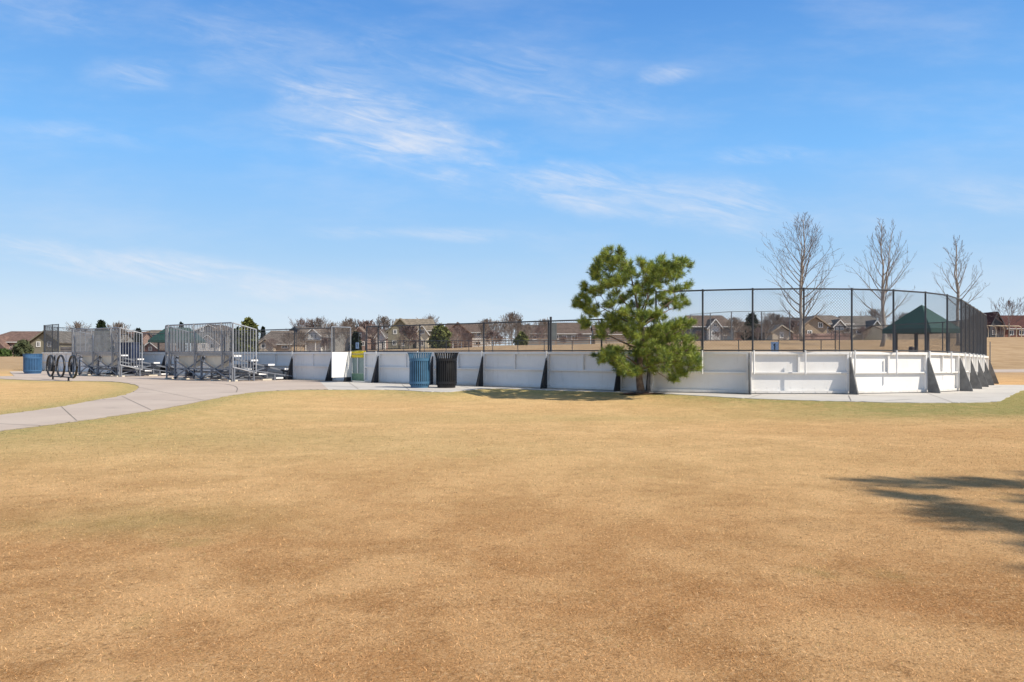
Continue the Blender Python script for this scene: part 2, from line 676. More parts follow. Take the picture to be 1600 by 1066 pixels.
def slab(name, poly, m, zoff, label, skirt=.3, cell=.6):
    """a concrete sheet that follows the land, with a side face all round"""
    import bmesh
    bm = bmesh.new()
    vs = [bm.verts.new((p.x, p.y, 0)) for p in poly]
    f = bm.faces.new(vs)
    xs = [p.x for p in poly]; ys = [p.y for p in poly]
    for k in np.arange(min(xs), max(xs), cell * 2):
        bmesh.ops.bisect_plane(bm, geom=bm.verts[:] + bm.edges[:] + bm.faces[:], plane_co=(float(k), 0, 0), plane_no=(1, 0, 0))
    for k in np.arange(min(ys), max(ys), cell * 2):
        bmesh.ops.bisect_plane(bm, geom=bm.verts[:] + bm.edges[:] + bm.faces[:], plane_co=(0, float(k), 0), plane_no=(0, 1, 0))
    bmesh.ops.triangulate(bm, faces=bm.faces[:])
    be = [e for e in bm.edges if e.is_boundary]
    for v in bm.verts:
        v.co.z = gbase(v.co.x, v.co.y) + zoff
    r = bmesh.ops.extrude_edge_only(bm, edges=be)
    for v in [g for g in r['geom'] if isinstance(g, bmesh.types.BMVert)]:
        v.co.z -= skirt
    bmesh.ops.recalc_face_normals(bm, faces=bm.faces[:])
    mm = bpy.data.meshes.new(name)
    bm.to_mesh(mm)
    bm.free()
    mm.materials.append(m)
    o = bpy.data.objects.new(name, mm)
    COL.objects.link(o)
    tag(o, label, None, None, 'structure')
    return o


APRON = concrete_mat('apron_concrete', (.57, .54, .50), (.49, .46, .425))
PATHM = concrete_mat('path_concrete', (.52, .435, .37), (.455, .375, .32))
slab('pavement', pad, APRON, .010, 'pale concrete apron around the rink boards')
# the tan walkway sheet on the left lies over the apron
seam = [Vector(gpt(*p)) for p in ((369, 614), (371, 608), (366, 604), (352, 601), (330, 599.5))]
# tan part: from the left edge to a diagonal seam near x = 510
i0 = min(range(len(edge)), key=lambda i: (edge[i] - Vector(gpt(512, 609.3))).length)
tan_poly = edge[:i0 + 1] + [ts(-13.8, -.25), ts(-15.6, -.25), ts(-37.5, -.35)] + [Vector(gpt(16, 582)), Vector(gpt(22, 588))] + list(reversed(island))
slab('path', tan_poly, PATHM, .014, 'tan concrete walkway curving past the bleachers', skirt=.33)
jm = mat('dark_joint', (.24, .205, .175), .9)
jb = MB()
sm = smooth_line(seam, 5)
for a, b in zip(sm, sm[1:]):
    nrm = Vector((-(b - a).y, (b - a).x)).normalized() * .013
    jb.add([(p.x, p.y, gbase(p.x, p.y) + .019) for p in (a - nrm, b - nrm, b + nrm, a + nrm)], [(0, 1, 2, 3)])
for (pa, pb) in (((120, 659), (95, 636)), ((236, 642), (190, 620)), ((318, 626.5), (217, 606)), ((560, 609), (545, 598)), ((640, 610.5), (628, 601.5)),
                 ((1171, 622.5), (1190, 617)), ((1330, 627.3), (1326, 619)), ((1487, 629.3), (1450, 616))):
    a, b = Vector(gpt(*pa)), Vector(gpt(*pb))
    nrm = Vector((-(b - a).y, (b - a).x)).normalized() * .006
    jb.add([(p.x, p.y, gbase(p.x, p.y) + .018) for p in (a - nrm, b - nrm, b + nrm, a + nrm)], [(0, 1, 2, 3)])
tag(jb.build('pavement_joint', jm), 'thin dark joints in the concrete path and apron', None, None, 'structure')
# distant path on the right
fp = [Vector(p) for p in ((31, 44), (34, 47.5), (44, 52.5), (70, 60), (110, 66), (110, 69), (70, 63.5), (44, 56.5), (31, 50))]
slab('path', [Vector((29.5, 46.5)), Vector((33, 46.8)), Vector((37, 48.5)), Vector((60, 56)), Vector((90, 60)), Vector((90, 63.5)), Vector((60, 59.5)), Vector((36, 51)), Vector((29.5, 49.5))],
     PATHM, .04, 'pale concrete path crossing the far right lawn', skirt=.2)

# dry grass blades on the near lawn
rng = np.random.default_rng(5)


def blades():
    P, Ln, Wd = [], [], []
    for (y0, y1, dens, ln, wd) in ((1.9, 3.2, 21000, .021, .0028), (3.2, 5, 11000, .022, .0036), (5, 8, 5000, .024, .0052), (8, 13, 1700, .026, .008), (13, 20, 500, .028, .012)):
        hw = lambda y: .72 * y + 2.0
        A = (hw(y0) + hw(y1)) * (y1 - y0)
        n = int(A * dens)
        y = rng.uniform(y0, y1, n)
        x = rng.uniform(-1, 1, n) * hw(y1)
        k = np.abs(x) < hw(y)
        P.append(np.column_stack([x, y])[k])
        m = k.sum()
        Ln.append(ln * rng.uniform(.5, 1.35, m)); Wd.append(wd * rng.uniform(.6, 1.3, m))
    P = np.concatenate(P); Ln = np.concatenate(Ln); Wd = np.concatenate(Wd)
    keep = ~np_in_pad(P)
    P, Ln, Wd = P[keep], Ln[keep], Wd[keep]
    n = len(P)
    gz = np.zeros(n)
    sw = dip_np(P)
    e = .6 * P[:, 0] + .8 * P[:, 1] - 17.88
    gz = -.012 * np.clip(e - 3, 0, 22) - sw
    az = rng.uniform(0, 2 * np.pi, n)
    lean = rng.uniform(1.0, 1.54, n)
    dr = np.column_stack([np.cos(az) * np.sin(lean), np.sin(az) * np.sin(lean), np.cos(lean)])
    a2 = az + np.pi / 2 + rng.uniform(-.6, .6, n)
    sd = np.column_stack([np.cos(a2), np.sin(a2), np.zeros(n)])
    base = np.column_stack([P, gz - .004])
    v = np.empty((n, 3, 3))
    v[:, 0] = base - sd * Wd[:, None] / 2
    v[:, 1] = base + sd * Wd[:, None] / 2
    v[:, 2] = base + dr * Ln[:, None]
    g = green_of(P) * rng.uniform(.3, 1.2, n) + (rng.random(n) < .045) * .7
    y = yellow_of(P)
    sh = np.clip(rng.normal(.45, .26, n), 0, 1)
    rep = lambda a: np.repeat(a, 3)
    o = np_mesh('grass', v.reshape(-1, 3), np.arange(n * 3).reshape(-1, 3), blade_mat(), None,
                {'green': rep(np.clip(g, 0, .95)), 'yellow': rep(y), 'shade': rep(sh)})
    tag(o, 'short dry tan grass blades on the foreground lawn', None, None, 'stuff')


blades()

# ------------------------------------------------------------------ rink boards
def board_mat():
    m = bpy.data.materials.new('white_board_paint')
    m.use_nodes = True
    T = NT(m.node_tree)
    b = T.n['Principled BSDF']
    pos = T.add('ShaderNodeNewGeometry').outputs['Position']
    c = T.mix(T.ramp(T.noise(pos, .8, 5, .6), .35, .65), (.81, .795, .77), (.74, .725, .70))
    st = T.math('MULTIPLY', T.ramp(T.noise(T.mapping(pos, (9, 9, .7)), 1.2, 5, .65), .52, .74), T.ramp(T.noise(pos, 2.5, 4, .6), .42, .7))
    c = T.mix(T.math('MULTIPLY', st, .38), c, (.38, .35, .31))
    sc_ = T.ramp(T.noise(T.mapping(pos, (2.2, 2.2, 14)), 3.0, 5, .7, .6), .66, .74, 0, .5)
    c = T.mix(sc_, c, (.22, .21, .21))
    sz = T.add('ShaderNodeSeparateXYZ')
    T.l.new(pos, sz.inputs[0])
    mud = T.math('MULTIPLY', T.ramp(T.math('ADD', sz.outputs['Z'], T.math('MULTIPLY', T.noise(pos, 5, 5, .7), .22)), .26, .06), .42)
    c = T.mix(mud, c, (.36, .29, .21))
    T.l.new(c, b.inputs['Base Color'])
    b.inputs['Roughness'].default_value = .5
    b.inputs['Specular IOR Level'].default_value = .3
    bn = T.add('ShaderNodeBump')
    bn.inputs['Strength'].default_value = .12
    bn.inputs['Distance'].default_value = .03
    T.l.new(T.noise(pos, 1.3, 3, .5), bn.inputs['Height'])
    T.l.new(bn.outputs[0], b.inputs['Normal'])
    MATS['white_board_paint'] = m
    return m


BOARD = board_mat()
WHITE = mat('white_pipe_paint', (.80, .785, .76), .45, 0, .05, 1.2, None, .05, 30, .35)
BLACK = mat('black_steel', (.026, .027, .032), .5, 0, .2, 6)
BRACE_LIT = mat('brace_steel_sunlit', (.17, .17, .17), .6, 0, .2, 5)  # lighter copy of the black brace steel, sunlit tone put into its colour
GALV = mat('galvanised_steel', (.29, .30, .32), .42, .35, .12, 5)
POSTM = mat('black_coated_post', (.055, .06, .07), .45, .2, .15, 4)
WIRE = mat('dark_coated_wire', (.06, .066, .078), .5, .2, .1, 3)


def ray_side(px):
    u = (px - 800) / F
    X = 22.35 * u / (1 + .75 * u)
    return (X - 4.0) / .8


def arc_pt(th):                                    # right corner; th from 0 (side) to 90 (end)
    c = ts(TR, RAD)
    return c + D_ * (RAD * math.sin(th)) - E_ * (RAD * math.cos(th))


def arc_ray(px):
    lo, hi = 0.0, R_(90)
    u = (px - 800) / F
    for _ in range(50):
        m = (lo + hi) / 2
        p = arc_pt(m)
        if p.x / p.y < u: lo = m
        else: hi = m
    return (lo + hi) / 2


def end_ray(px):
    """distance along the right end wall (from the arc end) where a sight line meets it"""
    u = (px - 800) / F
    p = arc_pt(R_(90))
    # (p.x+.6k) = u (p.y+.8k)
    den = .6 - .8 * u
    return (u * p.y - p.x) / den


GATE_T = [ray_side(551), ray_side(571)]
tt = [ray_side(x) for x in (403, 460, 522)] + GATE_T + [ray_side(x) for x in (594, 679, 757, 857, 971, 1017)]
left_t = []
t = tt[0] - 2.4
while t > TL + .5:
    left_t.insert(0, t)
    t -= 2.4
side_t = [TL] + left_t + tt
ths = [arc_ray(x) for x in (1170, 1325, 1445, 1494)]
V = [ts(t) for t in side_t] + [arc_pt(a) for a in ths]
nside = len(side_t)
k = 2.44
pend = arc_pt(R_(90))
if (V[-1] - pend).length > 1.2: V.append(pend)
ke = (V[-1] - pend).dot(E_) + 2.44
while ke < WID - 2 * RAD - .4:
    V.append(pend + E_ * ke)
    ke += 2.44
cR = ts(TR, WID - RAD)
for a in np.linspace(0, 90, 6):
    V.append(cR + D_ * (RAD * math.cos(R_(a))) + E_ * (RAD * math.sin(R_(a))))
t = TR - 2.44
while t > TL + 1:
    V.append(ts(t, WID)); t -= 2.44
cL2, cL1 = ts(TL, WID - RAD), ts(TL, RAD)
for a in np.linspace(90, 180, 6):
    V.append(cL2 + D_ * (RAD * math.cos(R_(a))) + E_ * (RAD * math.sin(R_(a))))
e = WID - RAD - 2.3
while e > RAD + 1:
    V.append(ts(TL - RAD, e)); e -= 2.3
for a in np.linspace(180, 270, 6)[:-1]:
    V.append(cL1 + D_ * (RAD * math.cos(R_(a))) + E_ * (RAD * math.sin(R_(a))))


def zb(p):
    return gbase(p.x, p.y) + .010


HB = 1.07
boards = thing('rink_boards', 'white dasher boards with triangular braces enclosing the outdoor hockey rink', 'rink boards', (*ts(-18), 0.02))
GI = side_t.index(GATE_T[0])                     # the gate opening is the panel from GI to GI+1


def vert(p, n, off, z):
    q = p + n * off
    return Vector((q.x, q.y, z))


nV = len(V)
for i in range(nV):
    a, b = V[i], V[(i + 1) % nV]
    if i == GI: continue
    d = (b - a).normalized()
    n = Vector((d.y, -d.x))                       # outward (the loop runs counter-clockwise seen from above)
    L = (b - a).length
    za, z_b = zb(a), zb(b)
    near = i < nside + 12 or i > nV - 7
    m = MB()

    def pc(u, off, h):
        q = a + d * u + n * off
        return Vector((q.x, q.y, za + (z_b - za) * u / L + h))

    def hb(u0, u1, o0, o1, h0, h1):
        m.add([pc(u0, o0, h0), pc(u1, o0, h0), pc(u1, o1, h0), pc(u0, o1, h0), pc(u0, o0, h1), pc(u1, o0, h1), pc(u1, o1, h1), pc(u0, o1, h1)],
              [(0, 3, 2, 1), (4, 5, 6, 7), (0, 1, 5, 4), (1, 2, 6, 5), (2, 3, 7, 6), (3, 0, 4, 7)])
    hb(.004, L - .004, -.03, 0, .01, HB)
    if near:
        hb(.004, L - .004, .0, .085, HB - .07, HB - .001)
        hb(.004, L - .004, .0, .075, .52, .555)
        hb(.004, L - .004, .0, .06, .02, .085)
        w = .05
        hb(.004, .004 + w, .0, .08, .085, .52); hb(L - .004 - w, L - .004, .0, .08, .085, .52)
        hb(.004, .004 + w, .0, .08, .555, HB - .07); hb(L - .004 - w, L - .004, .0, .08, .555, HB - .07)
        if L > 1.6:
            hb(L / 2 - w / 2, L / 2 + w / 2, .0, .055, .555, HB - .07)
        for u in np.arange(.16, L - .1, .3):              # bolt heads
            hb(u - .009, u + .009, .085, .092, HB - .045, HB - .027)
            hb(u - .009, u + .009, .0601, .068, .045, .063)
            hb(u - .009, u + .009, .0, .008, .15, .168)
    m.build('board_panel', BOARD, boards, True)
    # the brace at the panel's right end
    if near and i < nside + 9 or i > nV - 7:
        p = b
        dn = V[(i + 2) % nV] - b
        n2 = (n + Vector((dn.y, -dn.x)).normalized()).normalized()
        br = MB()
        tn = Vector((-n2.y, n2.x)) * .015
        z = zb(p)
        prof = [(.09, .005), (.41, .005), (.41, .04), (.11, .93), (.09, .93)]
        poly = [Vector((p.x + n2.x * o - tn.x, p.y + n2.y * o - tn.y, z + h)) for o, h in prof]
        br.prism(poly, (2 * tn.x, 2 * tn.y, 0))
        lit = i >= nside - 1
        br.build('brace', BRACE_LIT if lit else BLACK, boards, True)  # braces on the sunlit stretch get the lighter painted tone

FLOOR = concrete_mat('rink_floor', (.42, .42, .42), (.36, .37, .38))
slab('rink_floor', [v - (v - ts(-19, 11.4)).normalized() * .06 for v in V], FLOOR, .018, 'smooth grey rink floor inside the white boards', skirt=.05, cell=1.0)


# ------------------------------------------------------------------ chain link
def fence_run(name, label, pts, z0, H, group=None, post_r=.024, pitch=.075, wr=.0021, zf=zb, rail_r=.02, bottom=True, wm=None, pm=None, cat='fence', sleeves=False, mid=False, skip_posts=()):
    wm, pm = wm or WIRE, pm or POSTM
    p0 = pts[len(pts) // 2]
    root = thing(name, label, cat, (p0.x, p0.y, zf(p0)), 0, group)
    for i, p in enumerate(pts):
        if i in skip_posts: continue
        m = MB()
        z = zf(p)
        m.tube([(p.x, p.y, z + z0 - .02), (p.x, p.y, z + z0 + H + .03)], post_r, 8)
        m.build('fence_post', pm, root, True)
    tr, bt, w = MB(), MB(), MB()
    for a, b in zip(pts, pts[1:]):
        za, z_b = zf(a) + z0, zf(b) + z0
        tr.tube([(a.x, a.y, za + H), (b.x, b.y, z_b + H)], rail_r, 6)
        if bottom:
            bt.tube([(a.x, a.y, za + .02), (b.x, b.y, z_b + .02)], rail_r * .9, 6)
        if mid:
            bt.tube([(a.x, a.y, za + H * .5), (b.x, b.y, z_b + H * .5)], rail_r * .7, 6)
        L = (b - a).length
        d = (b - a) / L

        def q(u, h):
            return (a.x + d.x * u, a.y + d.y * u, za + (z_b - za) * u / L + h)
        k = -int(H / pitch) - 1
        while k * pitch < L:
            u0 = k * pitch
            lo, hi = max(0, -u0), min(H, L - u0)
            if hi - lo > .01:
                w.tube([q(u0 + lo, lo), q(u0 + hi, hi)], wr, 3, False)
                w.tube([q(u0 + lo, H - lo), q(u0 + hi, H - hi)], wr, 3, False)
            k += 1
    tr.build('top_rail', pm, root, True)
    if bottom or mid:
        bt.build('bottom_rail', pm, root, True)
    w.build('wire_mesh', wm, root, True)
    return root


TALL, LOW = 1.57, .89
# tall fence round the right end
pts = [ts(ray_side(1027 - 2))] + [arc_pt(arc_ray(x)) for x in (1098, 1176, 1256, 1331, 1396, 1446, 1480)]
pts += [pend + E_ * q for q in np.linspace(.35, WID - 2 * RAD, 8)]
for a in (22, 45, 67, 90):
    pts.append(cR + D_ * (RAD * math.cos(R_(a))) + E_ * (RAD * math.sin(R_(a))))
pts.append(ts(-.2 - .9, WID))
fence_run('chain_link_fence', 'tall black chain link fence curving round the right end of the rink', pts, HB + .01, TALL, wr=.0029)
# white sleeves where the fence posts are fixed to the boards
for p in pts[:14]:
    j = min(range(nV), key=lambda q: ((V[q] + V[(q + 1) % nV]) / 2 - p).length)
    d = (V[(j + 1) % nV] - V[j]).normalized()
    n = Vector((d.y, -d.x))
    m = MB()
    q = p + n * .105
    z = zb(p)
    m.tube([(q.x, q.y, z + .5), (q.x, q.y, z + HB + .03)], .022, 8)
    m.build('post_sleeve', WHITE, boards, True)
# low fence along the near side: right of the gate, left of the gate
pts = [ts(ray_side(x)) for x in (573, 591, 656, 756, 857, 940, 1022)]
for p in pts[1:6]:
    m = MB()
    q = p + Vector((-.6, -.8)) * .105
    m.tube([(q.x, q.y, zb(p) + .82), (q.x, q.y, zb(p) + HB + .03)], .02, 8)
    m.build('post_sleeve', WHITE, boards, True)
fence_run('chain_link_fence', 'low black chain link fence on the boards between the open gate and the pine', pts, HB + .01, LOW)
pts = [ts(t) for t in side_t if TL + .6 < t < ray_side(500)] + [ts(ray_side(522))]
for p in pts[-4:-1]:
    m = MB()
    q = p + Vector((-.6, -.8)) * .105
    m.tube([(q.x, q.y, zb(p) + .82), (q.x, q.y, zb(p) + HB + .03)], .02, 8)
    m.build('post_sleeve', WHITE, boards, True)
fence_run('chain_link_fence', 'low black chain link fence on the boards behind the bleachers', pts, HB + .01, LOW)
# tall fence round the left end
pts = [ts(TL + .8)] + [cL1 + D_ * (RAD * math.cos(R_(a))) + E_ * (RAD * math.sin(R_(a))) for a in (270, 255, 240, 222, 200, 180)]
pts += [ts(TL - RAD, e) for e in np.linspace(RAD + 2.2, WID - RAD, 5)]
pts += [cL2 + D_ * (RAD * math.cos(R_(a))) + E_ * (RAD * math.sin(R_(a))) for a in (160, 138, 115, 90)] + [ts(TL + .8, WID)]
fence_run('chain_link_fence', 'tall dark chain link fence round the left end of the rink', pts, HB + .01, TALL, wr=.003)
# low fence on the far side
pts = [ts(t, WID) for t in np.arange(TL + .8, TR - .2, 2.2)] + [ts(TR - .2, WID)]
far_fence = fence_run('chain_link_fence', 'low dark chain link fence on the far side boards of the rink', pts, HB + .01, LOW, pitch=.1)

# the open gate
gr = thing('rink_gate', 'white rink gate swung open with a dark wire panel above it', 'gate', (*ts(GATE_T[0] - .02), zb(ts(GATE_T[0]))), 0)
n = Vector((-.6, -.8))
hp = ts(GATE_T[0] + .0) + n * .1
gd = (n + D_ * -.02).normalized()
tip = hp + gd * .84
z = zb(hp)
m = MB()
cr = Vector((-gd.y, gd.x)) * .05
m.prism([(hp.x - cr.x / 2, hp.y - cr.y / 2, z + .17), (tip.x - cr.x / 2, tip.y - cr.y / 2, z + .17), (tip.x - cr.x / 2, tip.y - cr.y / 2, z + HB), (hp.x - cr.x / 2, hp.y - cr.y / 2, z + HB)], (cr.x, cr.y, 0))
m.build('gate_panel', WHITE, gr, True)
m = MB()
for p in (hp, tip):
    m.tube([(p.x, p.y, z + HB), (p.x, p.y, z + HB + LOW)], .024, 8)
m.tube([(hp.x, hp.y, z + HB + LOW), (tip.x, tip.y, z + HB + LOW)], .022, 6)
fr = m.build('gate_frame', GALV, gr, True)
m = MB()
for k in range(-14, 16):
    u0 = k * .07
    lo, hi = max(0, -u0), min(LOW, .84 - u0)
    if hi > lo:
        for sgn in (0, 1):
            pa, pb = hp + gd * (u0 + lo), hp + gd * (u0 + hi)
            h0, h1 = (lo, hi) if not sgn else (LOW - lo, LOW - hi)
            m.tube([(pa.x, pa.y, z + HB + h0), (pb.x, pb.y, z + HB + h1)], .003, 3, False)
m.build('wire_mesh', WIRE, gr, True)
m = MB()
m.tube([(hp.x, hp.y, z + .2), (hp.x, hp.y, z + HB + .02)], .03, 8)
m.build('hinge_post', WHITE, gr, True)

# yellow capped green mesh panel standing in the gate opening
YEL = mat('yellow_vinyl', (.80, .62, .02), .4, 0, .08, 4)
GRN = mat('grey_green_mesh', (.26, .34, .33), .6, 0, .15, 40)
GRN2 = mat('green_paint', (.17, .29, .20), .6, 0, .12, 6)
a, b = ts(GATE_T[0] + .02, -.02), ts(GATE_T[1] - .02, -.02)
z = zb(a)
yr = thing('barrier_panel', 'green mesh barrier with a yellow padded top inside the gate opening', 'barrier', (*((a + b) / 2), z))
m = MB(); m.tube([(a.x, a.y, z + 1.06), (b.x, b.y, z + 1.06)], .055, 12); m.tube([(a.x, a.y, z + .93), (b.x, b.y, z + .93)], .065, 12)
m.build('top_pad', YEL, yr, True, True)
m = MB(); m.beam((a.x, a.y, z + .6), (b.x, b.y, z + .6), .02, .58); m.build('mesh_panel', GRN, yr, True)
m = MB(); m.beam((a.x, a.y, z + .17), (b.x, b.y, z + .17), .05, .27); m.build('base_board', GRN2, yr, True)
c = (a + b) / 2 - E_ * .04
m = MB(); m.beam((c.x, c.y, z + .31), (c.x, c.y, z + .87), .03, .03); m.build('upright', WHITE, yr, True)

# numbered signs hung on the far fence
SIGN = mat('blue_grey_sign', (.34, .42, .55), .5, 0, .08, 6)


def number_sign(p, w, h, zc, label):
    r = thing('number_sign', label, 'sign', (p.x, p.y, zc), math.atan2(D_.y, D_.x))
    m = MB(); m.box(-w / 2, w / 2, -.06, -.04, -h / 2, h / 2); m.build('sign_board', SIGN, r)
    m = MB()
    m.box(-w * .07, w * .09, -.068, -.061, -h * .33, h * .33)
    m.prism([(-w * .07, -.068, h * .33), (-w * .2, -.068, h * .20), (-w * .2, -.068, h * .12), (-w * .07, -.068, h * .19)], (0, .007, 0))
    m.build('numeral', BLACK, r)
    return r


def far_ray(px):
    u = (px - 800) / F
    q = ts(0, WID)
    return (u * q.y - q.x) / (.8 + .6 * u)


for px, lb, w, h in ((1211, 'blue grey sign with a black number one, on the far fence right of the pine', .40, .54), (559, 'small blue grey sign with a dark numeral, seen above the yellow pad', .38, .5)):
    p = ts(far_ray(px), WID)
    number_sign(p, w, h, zb(p) + HB + .66 * LOW - .06, lb)

# board fixed to the low fence post left of the pine
p = ts(ray_side(857))
r = thing('backboard', 'grey backboard on a dark post rising above the low fence left of the pine', 'backboard', (p.x, p.y, zb(p)), 0)
q = p + E_ * .12
m = MB(); m.tube([(q.x, q.y, zb(p) + .02), (q.x, q.y, zb(p) + 2.1)], .035, 8); m.build('post', POSTM, r, True)
GREYB = mat('weathered_grey_board', (.16, .18, .19), .6, 0, .12, 4)
m = MB(); c0 = q + E_ * .08
m.prism([(c0.x - .13, c0.y, zb(p) + 1.42), (c0.x + .13, c0.y, zb(p) + 1.42), (c0.x + .13, c0.y, zb(p) + 1.93), (c0.x - .13, c0.y, zb(p) + 1.93)], (0, .04, 0))
m.build('board', GREYB, r, True)

# ------------------------------------------------------------------ bleachers
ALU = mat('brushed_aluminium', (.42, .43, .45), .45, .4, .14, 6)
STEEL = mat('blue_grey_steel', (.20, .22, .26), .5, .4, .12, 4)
BEIGE = mat('beige_panel', (.62, .56, .45), .7, 0, .1, 2.5)
CAPW = mat('white_end_cap', (.82, .82, .82), .5, 0, .04, 3)
RZ = math.atan2(D_.y, D_.x)
LB = 4.65
bl = thing('bleacher', 'nearer aluminium bleacher with barred back guard, right of the other bleacher', 'bleacher', (-10.1, 26.6, gbase(-10.1, 26.6) + .016), RZ, 'bleachers beside the rink')
rows = [(.2, .95), (.9, .78), (1.62, .61), (2.35, .44), (3.07, .26)]
for (yq, zq) in rows:
    m = MB(); m.box(-LB, 0, yq - .13, yq + .13, zq - .045, zq)
    st = m.build('seat', ALU, bl)
    m = MB()
    m.box(.002, .02, yq - .14, yq + .14, zq - .055, zq + .006); m.box(-LB - .02, -LB - .002, yq - .14, yq + .14, zq - .055, zq + .006)
    m.build('end_cap', CAPW, st)
for (yq, zq) in ((.62, .45), (1.25, .27), (2.0, .10), (2.75, .06)):
    m = MB(); m.box(-LB + .02, -.02, yq - .15, yq + .15, zq - .045, zq)
    fb = m.build('footboard', ALU, bl)
    m = MB()
    m.box(-.018, 0, yq - .16, yq + .16, zq - .055, zq + .004)
    m.build('end_cap', CAPW, fb)
for q in (.25, 2.15, 4.05):                       # transverse frames
    x = -q
    m = MB()
    m.beam((x, .06, .0), (x, .06, .93), .06, .06)
    m.beam((x, .85, .0), (x, .85, .72), .05, .05)
    m.beam((x, 1.6, .0), (x, 1.6, .55), .05, .05)
    m.beam((x, 2.35, .0), (x, 2.35, .38), .05, .05)
    m.beam((x, 3.05, .02), (x, 3.05, .21), .05, .05)
    m.beam((x, .0, .06), (x, 3.15, .06), .06, .05)
    m.beam((x, .1, .85), (x, 3.0, .19), .05, .06)
    m.beam((x + .05, .06, .1), (x + .05, 1.6, .5), .03, .04)
    m.build('frame', STEEL, bl)
m = MB()
for q0, q1 in ((.25, 2.15), (2.15, 4.05)):        # cross braces on the back and under the seats
    for y in (.0, 1.62):
        h = .80 if y < 1 else .42
        m.beam((-q0, y, .08), (-q1, y, h), .03, .04)
        m.beam((-q0, y + .035, h), (-q1, y + .035, .08), .03, .04)
    m.beam((-q0, .06, .42), (-q1, .06, .42), .04, .04)
    m.beam((-q0, .85, .3), (-q1, .85, .3), .04, .04)
m.build('cross_brace', STEEL, bl)
for q0, q1 in ((.30, 2.08), (2.22, 4.0)):         # beige boards on the back
    m = MB()
    N = 10
    vs, fs2 = [], []
    for i in range(N + 1):
        k = i / N
        x = -(q0 + (q1 - q0) * k)
        bulge = .07 * math.sin(math.pi * k)
        zlow = .47 + .20 * abs(2 * k - 1) ** 3.5
        for zz in (zlow, .96):
            vs.append((x, .17 - bulge, zz)); vs.append((x, .20 - bulge, zz))
    for i in range(N):
        o = i * 4
        fs2 += [(o, o + 4, o + 6, o + 2), (o + 1, o + 3, o + 7, o + 5), (o, o + 1, o + 5, o + 4), (o + 2, o + 6, o + 7, o + 3)]
    m.add(vs, fs2)
    m.build('back_panel', BEIGE, bl)
# back guard
m = MB()
m.tube([(-LB, 0, .55), (-LB, 0, 2.08), (-LB + .06, 0, 2.13), (-.06, 0, 2.13), (0, 0, 2.08), (0, 0, .0)], .024, 8)
m.tube([(-LB, 0, 1.07), (0, 0, 1.07)], .02, 6)
m.beam((-LB, .03, 1.0), (0, .03, 1.0), .03, .09)
nb = 42
for i in range(1, nb):
    x = -LB * i / nb
    m.tube([(x, 0, 1.07), (x, 0, 2.13)], .013, 5)
m.build('back_guard', GALV, bl)
for q in (.60, 2.45, 4.3):                        # bent guard posts
    m = MB()
    m.tube([(-q, -.05, .45), (-q, -.05, 1.62), (-q - .03, -.10, 2.02), (-q - .03, -.06, 2.15)], .03, 8)
    m.beam((-q, -.04, .42), (-q + .16, -.04, .98), .03, .05)
    m.build('guard_post', GALV, bl)
for x, nm in ((.03, 'a'), (-LB - .03, 'b')):      # side guards
    m = MB()
    m.tube([(x, 0, 2.12), (x, .95, 1.90)], .024, 8)
    m.tube([(x, .0, .52), (x, .95, .29)], .022, 8)
    m.tube([(x, .95, .27), (x, .95, 1.91)], .024, 8)
    m.tube([(x, 0, .5), (x, 0, 2.1)], .022, 8)
    for i in range(1, 8):
        y = .95 * i / 8
        m.tube([(x, y, .52 - .242 * y), (x, y, 2.12 - .232 * y)], .011, 6)
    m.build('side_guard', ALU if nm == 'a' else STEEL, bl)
    m = MB()
    for y in (.05, .85, 1.75, 2.9):
        m.beam((x, y, 0), (x, y, .5 - .16 * y if y < 2 else .12), .05, .05)
    m.beam((x, 0, .5), (x, 3.1, .05), .03, .04)
    m.build('side_frame', STEEL, bl)
m = MB()
for q in (.12, 1.2, 2.3, 3.4, 4.5):
    m.box(-q - .06, -q + .06, -.1, .25, .0, .05); m.box(-q - .06, -q + .06, 1.3, 1.7, .0, .05); m.box(-q - .06, -q + .06, 2.6, 3.2, .0, .045)
m.build('ground_skid', BEIGE, bl)
dup(bl, (-17.0, 31.9, gbase(-17, 31.9) + .016), RZ, 'farther aluminium bleacher behind the bike rack')

# dark blue cabinet between the far bleacher and the boards
NAVY = mat('navy_painted_metal', (.018, .026, .06), .5, 0, .15, 3)
p = at(199, 34.8)
cb = thing('storage_cabinet', 'dark navy storage cabinet standing beyond the farther bleacher', 'cabinet', (p.x, p.y, zb(p)), RZ + .5)
m = MB(); m.box(-.42, .42, -.28, .28, .05, 1.48); m.build('cabinet_body', NAVY, cb)
m = MB(); m.box(-.45, .45, -.31, .31, 1.48, 1.54); m.build('cabinet_top', NAVY, cb)
for s in (-1, 1):
    m = MB(); m.box(min(s * .01, s * .4), max(s * .01, s * .4), -.305, -.281, .1, 1.44)
    dd = m.build('door', NAVY, cb)
    m = MB(); m.box(s * .05 - .012, s * .05 + .012, -.335, -.306, .7, .86); m.build('handle', GALV, dd)

# ------------------------------------------------------------------ litter bins, bike rack
BLUE = mat('blue_powder_coat', (.055, .150, .255), .5, 0, .1, 4)
BLUE2 = mat('blue_drum_paint', (.05, .135, .27), .5, 0, .1, 3)
BINB = mat('black_powder_coat', (.012, .012, .014), .4, 0, .1, 4)
LINER = mat('dark_liner', (.012, .014, .018), .6)


